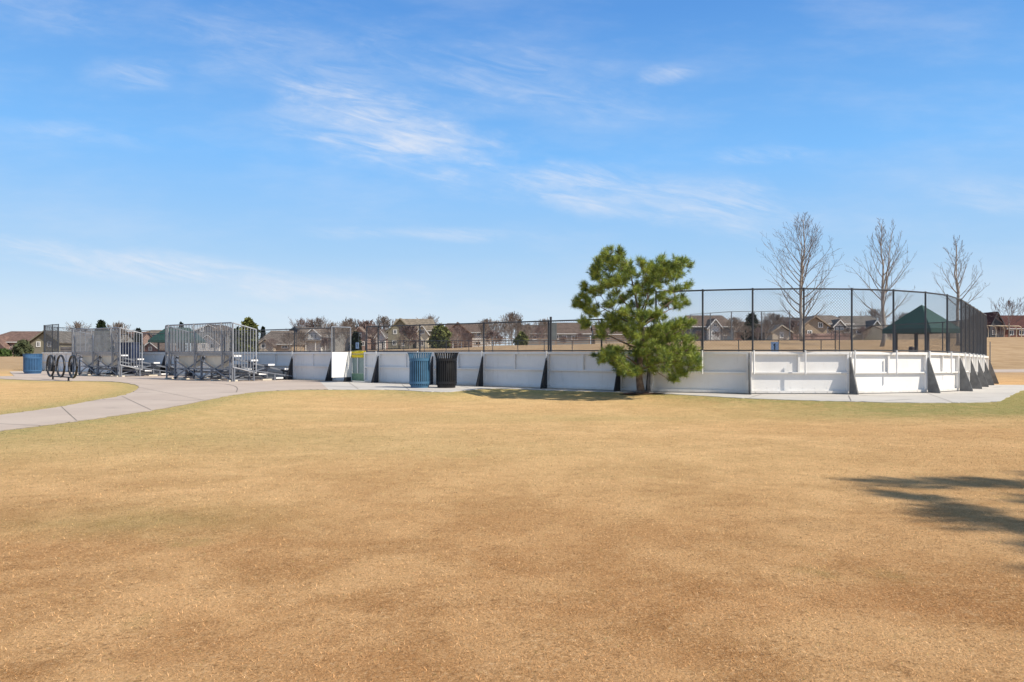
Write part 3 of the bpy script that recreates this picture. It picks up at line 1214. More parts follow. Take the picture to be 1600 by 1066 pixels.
def slat_bin(label, loc, m_, rb=.31, h=1.05, flare=.05, ns=30, group='slatted litter bins', liner=None):
    r = thing('litter_bin', label, 'litter bin', loc, 0, group)
    m = MB()
    for k in range(ns):
        a = 2 * math.pi * k / ns
        ca, sa = math.cos(a), math.sin(a)
        tx, ty = -sa, ca
        pr = [(rb - .012, .07), (rb, .16), (rb, h * .80), (rb + .012, h * .86), (rb + flare, h * .99)]
        w = math.pi * rb / ns * 1.22
        vs, fs2 = [], []
        for (rr, zz) in pr:
            for ro in (0, -.012):
                for sg in (-1, 1):
                    vs.append(((rr + ro) * ca + tx * w * .5 * sg, (rr + ro) * sa + ty * w * .5 * sg, zz))
        for i in range(len(pr) - 1):
            o = i * 4
            for q0, q1 in ((0, 1), (1, 3), (3, 2), (2, 0)):
                fs2.append((o + q0, o + q1, o + 4 + q1, o + 4 + q0))
        fs2 += [(0, 2, 3, 1), (16, 17, 19, 18)]
        m.add(vs, fs2)
    m.build('slat_body', m_, r)
    m = MB()
    m.lathe([(rb + flare - .03, h - .025), (rb + flare + .012, h - .025), (rb + flare + .014, h), (rb + flare - .03, h), (rb + flare - .03, h - .025)], 40)
    m.build('rim', m_, r)
    m = MB()
    m.lathe([(rb + .001, h * .76), (rb + .008, h * .76), (rb + .008, h * .83), (rb + .001, h * .83), (rb + .001, h * .76)], 40)
    m.lathe([(rb - .004, .12), (rb + .006, .12), (rb + .006, .19), (rb - .004, .19), (rb - .004, .12)], 40)
    m.build('band', m_, r)
    m = MB()
    m.lathe([(.0, .0), (rb - .04, .0), (rb - .035, .075), (.0, .075)], 32)
    m.build('base', m_, r)
    m = MB()
    m.lathe([(.0, .08), (rb - .05, .08), (rb - .05, h * .80), (rb - .07, h * .80), (rb - .07, .1), (0, .1)], 32)
    m.build('liner', liner or LINER, r, False, True)
    return r


def pz(px, Y): 
    x = (px - 800) / F * Y
    return (x, Y, gbase(x, Y) + .012)


slat_bin('blue slatted litter bin on the apron beside the black one', pz(656, 22.0), BLUE)
slat_bin('black slatted litter bin on the apron right of a blue one', pz(697.5, 22.0), BINB)
slat_bin('wide blue slatted bin by the bike rack at the left edge', pz(51, 37.0), BLUE2, rb=.40, h=1.0, flare=.015, ns=36, liner=BLUE2)

# bike rack: a row of upright oval loops on two legs
RACK = mat('black_rack_paint', (.03, .03, .033), .4, .2, .1, 5)
pa, pb = Vector(pz(79, 28.9)[:2]), Vector(pz(114, 27.2)[:2])
ax = (pb - pa).normalized()
z = gbase(pa.x, pa.y) + .0
rk = thing('bike_rack', 'black bike rack of upright oval loops in front of the bleachers', 'bike rack', (pa.x, pa.y, z), math.atan2(ax.y, ax.x))
L = (pb - pa).length
for i, x0 in enumerate((0, L * .47, L)):
    hw, zl, zh = .43, .14, .95
    P = []
    for k in range(18):
        a = math.pi * k / 17
        P.append((x0 + hw * math.cos(a), .0, zh - hw + hw * math.sin(a)))
    for k in range(18):
        a = math.pi + math.pi * k / 17
        P.append((x0 + hw * math.cos(a), .0, zl + hw + hw * math.sin(a)))
    m = MB(); m.ring(P, .04, 8)
    m.build('loop', RACK, rk, False, True)
m = MB(); m.tube([(0, .01, .14), (L, .01, .14)], .026, 8); m.build('bottom_bar', RACK, rk)
for x in (.25, L * .80):
    m = MB(); m.tube([(x, .01, -.02), (x, .01, .15)], .034, 8); m.build('leg', RACK, rk)

# ------------------------------------------------------------------ trees
BARK = mat('pine_bark', (.21, .155, .115), .9, 0, .3, 9, None, .5, 30)
BARK2 = mat('pale_grey_bark', (.36, .32, .28), .85, 0, .25, 5)
TWIG = mat('tan_grey_twigs', (.25, .20, .165), .85, 0, .2, 2)
TWIG2 = mat('reddish_grey_twigs', (.23, .165, .15), .85, 0, .2, 2)
NEED = mat('pine_needles', (.40, .47, .08), .55, 0, 0, 5.0, (.07, .13, .035), 0, 1, .3)
NEED2 = mat('dark_conifer', (.030, .046, .020), .7, 0, 0, 3.0, (.014, .022, .012), 0, 1, .2)
OLIVE = mat('olive_foliage', (.19, .20, .055), .7, 0, 0, 1.5, (.07, .085, .03), 0, 1, .2)
STRAW = mat('dry_shrub', (.33, .255, .20), .85, 0, .25, 2)


def needle_cloud(name, tips, m_, parent, seed=1, needles=38, ln=.12, wd=.0085):
    """sprays of needles at branch tips: (position, outward direction)"""
    r = np.random.default_rng(seed)
    T = np.array([t[0] for t in tips]); Dv = np.array([t[1] for t in tips])
    n = len(T) * needles
    C = np.repeat(T, needles, 0); A = np.repeat(Dv, needles, 0)
    s = r.uniform(-.07, .05, n)                       # along the shoot
    rd = r.normal(size=(n, 3)); rd /= np.linalg.norm(rd, axis=1)[:, None]
    d = A * r.uniform(.25, 1.0, n)[:, None] + rd * .75
    d /= np.linalg.norm(d, axis=1)[:, None]
    L = ln * r.uniform(.7, 1.2, n)
    sd = np.cross(d, r.normal(size=(n, 3))); sd /= np.linalg.norm(sd, axis=1)[:, None] + 1e-9
    base = C + A * s[:, None]
    v = np.empty((n, 3, 3))
    v[:, 0] = base - sd * (wd / 2)
    v[:, 1] = base + sd * (wd / 2)
    v[:, 2] = base + d * L[:, None]
    return np_mesh(name, v.reshape(-1, 3), np.arange(n * 3).reshape(-1, 3), m_, parent)


PINE = [(270, 70, 25), (320, 80, 25), (215, 140, 40), (250, 120, 30), (350, 110, 35), (300, 150, 40), (190, 190, 25), (210, 220, 30), (380, 150, 45),
        (440, 160, 40), (480, 190, 40), (540, 170, 25), (610, 120, 35), (580, 180, 35), (640, 170, 40), (700, 130, 40), (740, 140, 35), (770, 170, 35),
        (700, 190, 40), (620, 220, 40), (560, 240, 35), (660, 240, 30), (300, 230, 45), (270, 270, 40), (340, 260, 40), (400, 230, 40), (230, 310, 25),
        (770, 280, 25), (730, 300, 15), (130, 270, 15), (135, 290, 20), (120, 330, 30), (85, 370, 15), (75, 395, 15), (150, 350, 25), (180, 300, 20),
        (140, 410, 25), (180, 440, 30), (210, 450, 25), (130, 500, 35), (150, 530, 25), (170, 380, 15), (250, 400, 20), (330, 330, 20), (690, 400, 30),
        (740, 360, 25), (750, 405, 22), (680, 370, 15), (300, 500, 50), (350, 460, 45), (400, 440, 35), (430, 480, 45), (340, 540, 50), (400, 560, 45),
        (250, 540, 40), (240, 590, 30), (450, 540, 40), (480, 470, 35), (560, 460, 35), (590, 480, 25), (570, 560, 30), (620, 560, 40), (690, 540, 45),
        (740, 520, 35), (780, 520, 25), (650, 610, 45), (600, 620, 40), (720, 600, 40), (770, 620, 40), (690, 680, 45), (640, 700, 50), (750, 690, 45),
        (800, 690, 35), (840, 730, 25), (590, 720, 40), (700, 750, 45), (780, 770, 40), (640, 780, 45), (720, 830, 40), (690, 870, 30), (580, 800, 35),
        (560, 760, 30), (830, 800, 20), (760, 840, 20), (230, 710, 25), (260, 740, 30), (300, 730, 35), (340, 700, 30), (350, 770, 35), (390, 790, 40),
        (420, 820, 35), (240, 760, 20), (380, 830, 25), (320, 680, 20), (480, 690, 30), (470, 810, 25), (430, 600, 25), (520, 650, 20)]


def pine_tree(label, loc, seed, mirror=False, scale=1.0, sc=60.8, fill=.22):
    rnd = random.Random(seed)
    r = thing('pine_tree', label, 'pine tree', loc, 0)
    H = 3.62
    trunk = [Vector((.02, 0, 0)), Vector((-.03, .02, .35)), Vector((-.02, 0, .8)), Vector((.03, .03, 1.3)), Vector((.02, .0, 1.75)), Vector((-.04, .04, 2.05)),
             Vector((-.12, .02, 2.45)), Vector((-.22, 0, 2.9)), Vector((-.28, .03, 3.3))]
    fork = [Vector((-.04, .04, 2.0)), Vector((.16, .1, 2.4)), Vector((.42, .05, 2.8)), Vector((.62, .0, 3.1))]
    m = MB()
    m.tube(trunk, [.115, .09, .08, .07, .052, .04, .026, .018, .010], 9)
    m.tube([Vector((.0, .0, -.05)), Vector((.02, 0, .08))], [.19, .125], 9)
    m.tube(fork, [.03, .024, .018, .010], 7)
    scaff = []
    for (z0, pts_) in ((1.85, ((-.35, -.25, 2.2), (-.62, -.45, 2.5))), (1.8, ((-.5, .2, 1.95), (-1.0, .3, 2.25))), (1.9, ((.1, -.3, 2.3), (.12, -.5, 2.75))),
                       (1.82, ((.4, -.2, 2.1), (.85, -.35, 2.45))), (1.78, ((.45, .3, 1.98), (.95, .5, 2.25))), (1.2, ((.4, -.3, 1.35), (.9, -.4, 1.6))),
                       (1.25, ((-.45, -.2, 1.3), (-1.0, -.3, 1.55))), (.75, ((-.4, -.3, .95), (-.9, -.3, 1.12))), (.7, ((.4, -.4, .8), (.9, -.5, .85)))):
        ln_ = [Vector((0, .02, z0 - .08))] + [Vector(q) for q in pts_]
        m.tube(ln_, [.028, .02, .010], 6)
        scaff.append(ln_)
    tr = m.build('trunk', BARK, r, False, True)
    nodes = []
    for line in [trunk[1:], fork] + scaff:
        for a, b in zip(line, line[1:]):
            for k in range(4):
                nodes.append((a.lerp(b, k / 4), 0.0))
    clumps = []
    full = list(PINE)
    for i, a in enumerate(PINE):                      # fill in between neighbouring clumps
        for b in PINE[:i]:
            if math.hypot(a[0] - b[0], a[1] - b[1]) < 78 and rnd.random() < fill:
                full.append(((a[0] + b[0]) / 2, (a[1] + b[1]) / 2, 26))
    full += [(420, 330, 22), (470, 300, 25), (520, 320, 25), (560, 300, 25), (380, 360, 22), (300, 390, 25), (520, 400, 28), (450, 390, 26), (600, 360, 22), (640, 330, 20), (500, 250, 28), (460, 600, 28), (500, 620, 25), (480, 705, 28), (530, 725, 30), (505, 765, 26), (450, 660, 22), (545, 680, 28), (600, 660, 30)]
    for (zx, zy, rr) in full:
        px, py = 880 + zx / 4.1, 380 + zy / 4.1
        x = (px - 1001) / sc * (-1 if mirror else 1)
        z = (615.5 - py) / sc
        rad = rr / 4.1 / sc * .93
        hw = 1.55 if z < 2.2 else 1.45
        dmax = math.sqrt(max(.06, 1 - min(1, (x / hw) ** 2))) * 1.25
        ds = ((rnd.uniform(-1, -.3) * dmax, rnd.uniform(.2, 1) * dmax) + ((rnd.uniform(-.3, .2) * dmax,) if rnd.random() < .6 else ())) if dmax > .55 else (rnd.uniform(-.6, 0) * dmax, rnd.uniform(0, .6) * dmax)
        for d in ds:
            clumps.append((Vector((x + rnd.uniform(-.03, .03), d, z + rnd.uniform(-.03, .03))), rad))
    clumps.sort(key=lambda c: math.hypot(c[0].x, c[0].y))
    limb = MB()
    tips = []
    for (c, rad) in clumps:
        best = min(nodes, key=lambda nd: (nd[0] - c).length + .35 * max(0, nd[0].z - c.z + .1) * 2 + .02 * nd[1])
        a = best[0]
        L = (c - a).length
        mid = a.lerp(c, .5) + Vector((rnd.uniform(-.05, .05), rnd.uniform(-.05, .05), -.06 * L + rnd.uniform(-.03, .03)))
        q1 = a.lerp(mid, .6)
        pts_ = [a, q1, mid, mid.lerp(c, .55) + Vector((0, 0, -.02)), c]
        r0 = .008 + .012 * min(1.4, L) if best[1] == 0 else .008 + .004 * L
        limb.tube(pts_, [r0, r0 * .85, r0 * .7, r0 * .55, .004], 5, False)
        for k in range(1, 5):
            nodes.append((pts_[k], best[1] + L * k / 4))
        out = (c - a).normalized()
        nt = max(3, int(3 + 75 * rad))
        for _ in range(nt):
            o = Vector((rnd.gauss(0, 1), rnd.gauss(0, 1), rnd.gauss(0, 1))).normalized() * rad * rnd.random() ** .5 * 1.05
            dr = (out * .6 + o.normalized() * .8 + Vector((0, 0, .5))).normalized()
            p = c + o
            tips.append((tuple(p), tuple(dr)))
            if rnd.random() < .6:
                limb.tube([c - out * .05, c.lerp(p, .5), p], [.005, .004, .003], 3, False)
    limb.build('branches', BARK, r)
    needle_cloud('crown', tips, NEED, r, seed)
    r.scale = (scale,) * 3
    return r


tx, ty = (1001 - 800) / 60.8, F / 60.8
pine_tree('bushy green pine standing on the lawn before the white boards', (tx, ty, ground(tx, ty) - .0), 7)
pine_tree('pine just outside the right edge, throwing its shadow on the foreground lawn', (10.7, 1.5, 0), 19, True, 1.8, fill=0)
# mulch around the pine's foot
MUL = mat('dark_mulch', (.11, .06, .035), .95, 0, .35, 20, None, .8, 60)
m = MB()
N = 30
rnd = random.Random(3)
ring = []
for k in range(N):
    a = 2 * math.pi * k / N
    q = .42 * (1 + rnd.uniform(-.18, .18))
    ring.append((tx + q * 1.25 * math.cos(a), ty - .05 + q * .8 * math.sin(a), ground(tx, ty) + .004 + rnd.uniform(0, .012)))
m.add(ring + [(tx, ty, ground(tx, ty) + .05)], [(k, (k + 1) % N, N) for k in range(N)])
tag(m.build('ground_mulch', MUL), 'patch of dark bare earth around the foot of the pine', None, None, 'structure')


def bare_tree(label, loc, H, seed, width=.28, first=.16, nprim=30, forks=1, sub=8, tw=TWIG, tr0=None, name='bare_tree', group=None, dens=1.0, asc=.75, tk=1.0):
    rnd = random.Random(seed)
    r = thing(name, label, 'tree', loc, 0, group)
    tr0 = tr0 or H * .018
    tm, cm_ = MB(), MB()
    lead = [Vector((0, 0, -.1))]
    nseg = 12
    for i in range(1, nseg + 1):
        lead.append(Vector((rnd.gauss(0, .008) * H + lead[-1].x * .9, rnd.gauss(0, .006) * H, H * i / nseg)))
    rad = [tr0 * (1 - .93 * (i / nseg) ** .8) + .008 for i in range(nseg + 1)]
    tm.tube(lead, rad, 8)
    leaders = [(lead, rad, 0)]
    for f in range(forks - 1):
        i0 = 4 + f
        a = rnd.uniform(0, 6.28)
        l2 = [lead[i0].copy()]
        for k in range(1, 8):
            kk = k / 7
            l2.append(lead[i0] + Vector((math.cos(a) * .07 * H * kk ** .8 + rnd.gauss(0, .004) * H, math.sin(a) * .05 * H * kk, (H * .93 - lead[i0].z) * kk)))
        r2 = [rad[i0] * .75 * (1 - .92 * k / 7) + .006 for k in range(8)]
        tm.tube(l2, r2, 6)
        leaders.append((l2, r2, i0))

    def grow(p, d, L, r0, lvl):
        pts_ = [p]
        q, dd = p.copy(), d.copy()
        ns = 6 if lvl == 0 else 4
        for i in range(ns):
            up = .16 if lvl == 0 else .09
            dd = (dd + Vector((rnd.gauss(0, .07), rnd.gauss(0, .07), rnd.gauss(0, .05) + up * asc))).normalized()
            q = q + dd * (L / ns)
            pts_.append(q.copy())
        rs = [max(.0045 * tk, r0 * (1 - .85 * i / ns)) for i in range(ns + 1)]
        cm_.tube(pts_, rs, 5 if lvl == 0 else 3, False)
        if lvl >= 2: return
        cnt = int((sub if lvl == 0 else 4) * dens)
        for k in range(cnt):
            f = .22 + .78 * (k + rnd.random()) / cnt
            fi = f * ns
            i = min(ns - 1, int(fi))
            pp = pts_[i].lerp(pts_[i + 1], fi - i)
            bd = (pts_[i + 1] - pts_[i]).normalized()
            sd = bd.cross(Vector((rnd.gauss(0, 1), rnd.gauss(0, 1), rnd.gauss(0, 1)))).normalized()
            nd = (bd * .75 + sd * rnd.uniform(.45, .8) + Vector((0, 0, .12))).normalized()
            grow(pp, nd, L * rnd.uniform(.28, .5) * (1.1 - .5 * f), rs[i] * .55, lvl + 1)

    for (ld, rdl, i0) in leaders:
        n_ = len(ld) - 1
        cnt = nprim if i0 == 0 else nprim // 2
        for k in range(cnt):
            f = first + (1 - first) * (k + rnd.random()) / cnt if i0 == 0 else .1 + .9 * (k + rnd.random()) / cnt
            f = min(.985, f)
            fi = f * n_
            i = min(n_ - 1, int(fi))
            p = ld[i].lerp(ld[i + 1], fi - i)
            hf = p.z / H
            a = k * 2.4 + rnd.uniform(-.5, .5)
            out = max(.38, 1.05 - .55 * hf)
            d = Vector((math.cos(a) * out, math.sin(a) * out, .35 + .75 * hf)).normalized()
            shape = min(1, (1 - hf) * 1.5 + .16) * (.6 + .4 * min(1, hf / .25))
            L = width * H * shape * rnd.uniform(.8, 1.15) * 1.65
            grow(p, d, L, max(.012, rdl[i] * .42), 0)
    tm.build('trunk', BARK2, r, False, True)
    cm_.build('crown', tw, r)
    return r


def tree_at(px, Y, ytop, label, seed, **kw):
    p = at(px, Y)
    H = HC + (YH - ytop) * Y / F - p.z
    return bare_tree(label, tuple(p), H, seed, **kw)


tree_at(1253, 84, 343, 'bare leafless tree with the widest crown, leftmost of the three tall trees', 11, width=.255, nprim=30, first=.10, sub=6, forks=2, tk=2.2, name='bare_tree', group='tall bare trees beyond the rink')
tree_at(1378, 74, 350, 'bare leafless tree with a forked trunk left of the green pavilion', 23, width=.215, sub=6, nprim=22, first=.2, forks=2, tk=2.0, name='bare_tree', group='tall bare trees beyond the rink')
tree_at(1497, 88, 373, 'bare leafless tree rising over the right end of the tall fence', 31, width=.19, sub=6, nprim=15, first=.28, forks=2, tk=2.2, name='bare_tree', group='tall bare trees beyond the rink')
tree_at(1577, 150, 476, 'small bare round tree in front of the brown house, above the swing set', 37, width=.45, nprim=22, first=.25, sub=7, tk=4, tw=TWIG2)


def leaf_mesh(name, parent, m_, shape, n, size, seed):
    """loose leaf sprays filling a crown; shape(z) -> radius"""
    r = np.random.default_rng(seed)
    zmax = shape[0]
    z = r.random(n) ** .85 * zmax
    rad = np.interp(z / zmax, [s[0] for s in shape[1]], [s[1] for s in shape[1]])
    a = r.uniform(0, 2 * np.pi, n)
    lump = 1 + .38 * np.sin(a * 3 + seed) * np.sin(z / zmax * 11 + seed) + .16 * np.sin(a * 7 + 2 * seed + z * 3)
    q = rad * lump * np.sqrt(r.uniform(.15, 1, n))
    c = np.column_stack([q * np.cos(a), q * np.sin(a), z])
    d1 = r.normal(size=(n, 3)); d1 /= np.linalg.norm(d1, axis=1)[:, None]
    d2 = np.cross(d1, r.normal(size=(n, 3))); d2 /= np.linalg.norm(d2, axis=1)[:, None]
    L = size * r.uniform(.6, 1.4, n)
    v = np.empty((n, 3, 3))
    v[:, 0] = c - d1 * L[:, None] * .5
    v[:, 1] = c + d1 * L[:, None] * .5
    v[:, 2] = c + d2 * L[:, None]
    return np_mesh(name, v.reshape(-1, 3), np.arange(n * 3).reshape(-1, 3), m_, parent)


def conifer(px, Y, ytop, wpx, label, seed, m_=NEED2, name='conifer', prof=None, cat='evergreen', n=2600, size=.5):
    p = at(px, Y)
    H = HC + (YH - ytop) * Y / F - p.z
    w = wpx / 2 * Y / F
    r = thing(name, label, cat, tuple(p))
    m = MB(); m.tube([(0, 0, -.2), (0, 0, H * .5), (0, 0, H * .93)], [w * .12 + .05, w * .08 + .03, .02], 6); m.build('trunk', BARK, r)
    prof = prof or [(0, .75), (.12, 1.0), (.5, .7), (.8, .38), (1, .03)]
    leaf_mesh('crown', r, m_, (H, [(k, q * w) for k, q in prof]), n, size, seed)
    return r


def shrub(px, Y, ytop, wpx, label, seed, m_=OLIVE, n=1500, size=.35):
    p = at(px, Y)
    H = max(.6, HC + (YH - ytop) * Y / F - p.z)
    w = wpx / 2 * Y / F
    r = thing('shrub', label, 'shrub', tuple(p))
    m = MB()
    rd = random.Random(seed)
    for k in range(7):
        a = rd.uniform(0, 6.28)
        m.tube([(0, 0, -.1), (math.cos(a) * w * .3, math.sin(a) * w * .3, H * .4), (math.cos(a) * w * .6, math.sin(a) * w * .6, H * .8)], [.06, .04, .02], 4)
    m.build('stems', BARK2, r)
    leaf_mesh('foliage', r, m_, (H, [(0, .7 * w), (.35, w), (.75, .8 * w), (1, .25 * w)]), n, size, seed)
    return r


# ------------------------------------------------------------------ houses
GLASS = mat('dark_window_glass', (.03, .035, .045), .12, 0, .1, .3, None, 0, 1, .6)
TRIM = mat('white_trim', (.78, .77, .74), .6, 0, .05, 2)


def siding(name, c):
    return mat('siding_' + name, c, .8, 0, .08, .6, None, .3, 6, .2, (1, 1, 5))


def shingle(name, c):
    return mat('shingle_' + name, c, .92, 0, .22, 1.6, None, .5, 8, .15)


WALLS = {'tan': siding('tan', (.40, .31, .22)), 'beige': siding('beige', (.52, .45, .36)), 'grey': siding('grey', (.29, .29, .28)),
         'bluegrey': siding('bluegrey', (.13, .15, .18)), 'white': siding('white', (.70, .68, .65)), 'olive': siding('olive', (.25, .23, .17)),
         'brown': siding('brown', (.24, .15, .11)), 'brick': mat('brick_wall', (.22, .10, .075), .9, 0, .25, 2), 'rose': siding('rose', (.36, .25, .21)),
         'charcoal': siding('charcoal', (.085, .09, .10)), 'cream': siding('cream', (.60, .53, .40))}
ROOFS = {'brown': shingle('brown', (.155, .115, .095)), 'red': shingle('red', (.185, .120, .10)), 'taupe': shingle('taupe', (.20, .165, .14)), 'grey': shingle('grey', (.17, .155, .14)),
         'dark': shingle('dark', (.085, .075, .072)), 'tan': shingle('tan', (.24, .20, .155)), 'maroon': shingle('maroon', (.10, .045, .04))}


def house(label, D, x0, x1, ytop, yeave, style='side', wall='tan', roof='brown', hip=0.0, depth=10.0, wings=(), windows=(), porches=(), chimney=None, name='house'):
    k = D / F
    xc = (x0 + x1) / 2
    p = at(xc, D)
    base = p.z - .4
    root = thing(name, label, 'house', (p.x, p.y, base))
    fx = lambda x: (x - xc) * k
    fz = lambda y: HC + (YH - y) * k - base
    wm, rm = WALLS[wall], ROOFS[roof]

    def gable_front(xa, xb, yt, ye, y0, y1, wmat, rmat, nm):
        a, b, zt, ze = fx(xa), fx(xb), fz(yt), fz(ye)
        m = MB()
        m.prism([(a, y0, 0), (b, y0, 0), (b, y0, ze - .1), ((a + b) / 2, y0, zt - .12), (a, y0, ze - .1)], (0, y1 - y0, 0))
        m.build(nm + 'wall', wmat, root)
        m = MB()
        sl_ = (zt - ze) / ((b - a) / 2)
        for sg, ex in ((-1, a - .45), (1, b + .45)):
            mid = (a + b) / 2
            m.prism([(mid, y0 - .5, zt), (ex, y0 - .5, ze - .45 * sl_), (ex, y1 + .3, ze - .45 * sl_), (mid, y1 + .3, zt)], (0, 0, .22))
        rf = m.build(nm + 'roof', rmat, root)
        m = MB()
        for ex in (a - .45, b + .45):
            m.beam((ex, y0 - .55, ze - .45 * sl_ + .05), ((a + b) / 2, y0 - .55, zt + .05), .06, .17)
        m.build('rake_trim', TRIM if wmat in (WALLS['white'], WALLS['cream'], WALLS['grey'], WALLS['brick']) else wmat, rf)
        return rf

    if style == 'front':
        rf = gable_front(x0, x1, ytop, yeave, 0, depth, wm, rm, '')
    else:
        a, b, zt, ze = fx(x0), fx(x1), fz(ytop), fz(yeave)
        hx = hip * k
        yr_ = depth / 2
        o = .5
        so_ = (zt - ze) / yr_ * o
        m = MB()
        if hip > 0:
            m.box(a, b, 0, depth, 0, ze - .05)
        else:
            m.prism([(a, 0, 0), (a, depth, 0), (a, depth, ze - .1), (a, yr_, zt - .12), (a, 0, ze - .1)], (b - a, 0, 0))
        m.build('wall', wm, root)
        m = MB()
        ra, rb_ = (a - .4 + hx, b + .4 - hx)
        ea, eb = a - .4, b + .4
        m.prism([(ea, -o, ze - so_), (eb, -o, ze - so_), (rb_, yr_, zt), (ra, yr_, zt)], (0, 0, .2))
        m.prism([(eb, depth + o, ze - so_), (ea, depth + o, ze - so_), (ra, yr_, zt), (rb_, yr_, zt)], (0, 0, .2))
        if hip > 0:
            m.prism([(ea, depth + o, ze - so_), (ea, -o, ze - so_), (ra, yr_, zt)], (0, 0, .195))
            m.prism([(eb, -o, ze - so_), (eb, depth + o, ze - so_), (rb_, yr_, zt)], (0, 0, .195))
        rf = m.build('roof', rm, root)
        m = MB(); m.beam((ea, -o - .06, ze - so_ + .08), (eb, -o - .06, ze - so_ + .08), .08, .16); m.build('fascia', TRIM, rf)
    for (xa, xb, yt, ye, w_) in wings:
        gable_front(xa, xb, yt, ye, -1.6, depth * .45, WALLS[w_], rm, 'wing_')
    for (xa, xb, yt, yb) in porches:
        m = MB()
        a, b = fx(xa), fx(xb)
        m.prism([(a, -2.6, fz(yb)), (b, -2.6, fz(yb)), (b, -.02, fz(yt)), (a, -.02, fz(yt))], (0, 0, .18))
        m.build('porch_roof', rm, root)
        m = MB()
        for q in (a + .3, (a + b) / 2, b - .3):
            m.box(q - .1, q + .1, -2.4, -2.2, 0, fz(yb) + .02)
        m.build('porch_posts', TRIM, root)
    for (xw, yw, w_, h_) in windows:
        y0 = 0
        for wg in wings:
            if wg[0] < xw < wg[1]: y0 = -1.6
        c, zc, hw, hh = fx(xw), fz(yw), w_ * k / 2, h_ * k / 2
        m = MB()
        t_ = .16
        m.box(c - hw - t_, c - hw, y0 - .09, y0 - .005, zc - hh - t_, zc + hh + t_); m.box(c + hw, c + hw + t_, y0 - .09, y0 - .005, zc - hh - t_, zc + hh + t_)
        m.box(c - hw, c + hw, y0 - .09, y0 - .005, zc + hh, zc + hh + t_); m.box(c - hw, c + hw, y0 - .09, y0 - .005, zc - hh - t_, zc - hh)
        m.box(c - .04, c + .04, y0 - .08, y0 - .005, zc - hh, zc + hh)
        wf = m.build('window', TRIM, root)
        m = MB(); m.box(c - hw, c - .04, y0 - .05, y0 - .006, zc - hh, zc + hh); m.box(c + .04, c + hw, y0 - .05, y0 - .006, zc - hh, zc + hh); m.build('pane', GLASS, wf)
    if chimney:
        c, yt, yb = chimney
        m = MB(); m.box(fx(c) - .5, fx(c) + .5, depth * .45, depth * .45 + 1, fz(yb) - 1, fz(yt)); m.build('chimney', WALLS['brick'], rf)
    return root


D0 = 185
house('low house with a broad red brown hip roof at the far left', 150, -30, 76, 518, 534, 'side', 'rose', 'red', hip=22, depth=11, wings=((-14, 20, 527, 545, 'rose'),))
house('grey gabled house with white framed windows just left of the rink corner', 140, 48, 93, 518, 534, 'front', 'olive', 'grey', windows=((60, 538, 4, 6), (77, 538, 4, 6)))
house('grey roofed house half hidden by the farther bleacher', D0, 112, 178, 517, 531, 'side', 'grey', 'grey', depth=10, windows=((130, 538, 4, 6), (160, 538, 4, 6)))
house('rose coloured house right of the navy cabinet, low in the background', D0 + 10, 184, 216, 519, 533, 'side', 'rose', 'red', depth=9)
house('house with a long tan roof between the two bleachers', D0 + 25, 221, 262, 516, 522, 'side', 'grey', 'tan', hip=4, depth=10, windows=((232, 530, 5, 5),))
house('small brick gable house with white trim between the two bleachers', 150, 222, 248, 535, 545, 'front', 'brick', 'brown', depth=8, windows=((235, 545, 3, 4),))
house('pale grey gabled house seen through the nearer bleacher', D0, 298, 356, 508, 520, 'front', 'grey', 'dark', depth=11, wings=((312, 346, 524, 537, 'white'),), windows=((320, 515, 4, 5), (322, 541, 5, 6), (336, 541, 5, 6)))
house('tan house with brown hip roof and small beige gable right of the bleachers', D0 - 20, 402, 456, 517, 537, 'side', 'tan', 'taupe', hip=12, depth=11, wings=((407, 431, 530, 539, 'beige'),), windows=((415, 541, 5, 5), (445, 542, 8, 3)))
house('narrow blue grey gable house left of the white gable house', D0, 444, 478, 511, 524, 'front', 'bluegrey', 'dark', depth=12, windows=((452, 524, 3, 5),))
house('white gabled house with three dark upper windows beyond the boards', D0 - 8, 464, 524, 512, 526, 'side', 'grey', 'taupe', depth=11, wings=((479, 504, 514, 525, 'white'),), windows=((484, 526, 2.4, 6), (490, 526, 2.4, 6), (496, 526, 2.4, 6), (514, 526, 4, 3)), porches=((480, 514, 530, 534),))
house('dark grey roofed house half hidden by the open gate', D0 + 8, 526, 552, 512, 522, 'side', 'grey', 'dark', depth=10)
house('brown house with a cream raked gable above the yellow pad', D0, 549, 574, 512, 524, 'front', 'rose', 'taupe', depth=11, windows=((562, 524, 4, 5), (567, 537, 4, 5)))
house('rose brown house with a steep white gable trim left of the olive house', D0 + 6, 572, 604, 515, 527, 'side', 'rose', 'grey', depth=10, wings=((589, 603, 516, 526, 'white'),))
house('tall olive tan house with a ridge vented roof behind the blue bin', D0 - 12, 612, 674, 498, 516, 'side', 'olive', 'tan', depth=11, hip=4, wings=((608, 646, 499, 518, 'olive'), (652, 670, 509, 521, 'cream')), windows=((619, 519, 4, 5), (618, 536, 4, 6), (631, 538, 3, 4), (661, 519, 5, 5), (660, 536, 5, 7)))
house('house with a dark brown gable and pale wing left of the bare trees', D0 - 10, 690, 766, 505, 519, 'side', 'white', 'brown', depth=11, hip=8, wings=((694, 738, 505, 523, 'brown'),), windows=((748, 522, 4, 5), (747, 536, 7, 4), (715, 534, 5, 5)), porches=((694, 724, 518, 533),))
house('dark roofed house hidden in bare trees left of the backboard', D0 + 15, 812, 856, 508, 521, 'side', 'grey', 'dark', depth=10, windows=((835, 528, 4, 5),))
house('long brown roofed house with white windows left of the pine', D0 - 5, 862, 922, 504, 521, 'side', 'grey', 'brown', depth=12, windows=((870, 527, 4, 5), (882, 528, 6, 5), (898, 528, 8, 5)))
house('tan house hidden behind the pine crown', D0, 930, 985, 508, 522, 'side', 'beige', 'brown', depth=10, windows=((950, 528, 5, 5),))
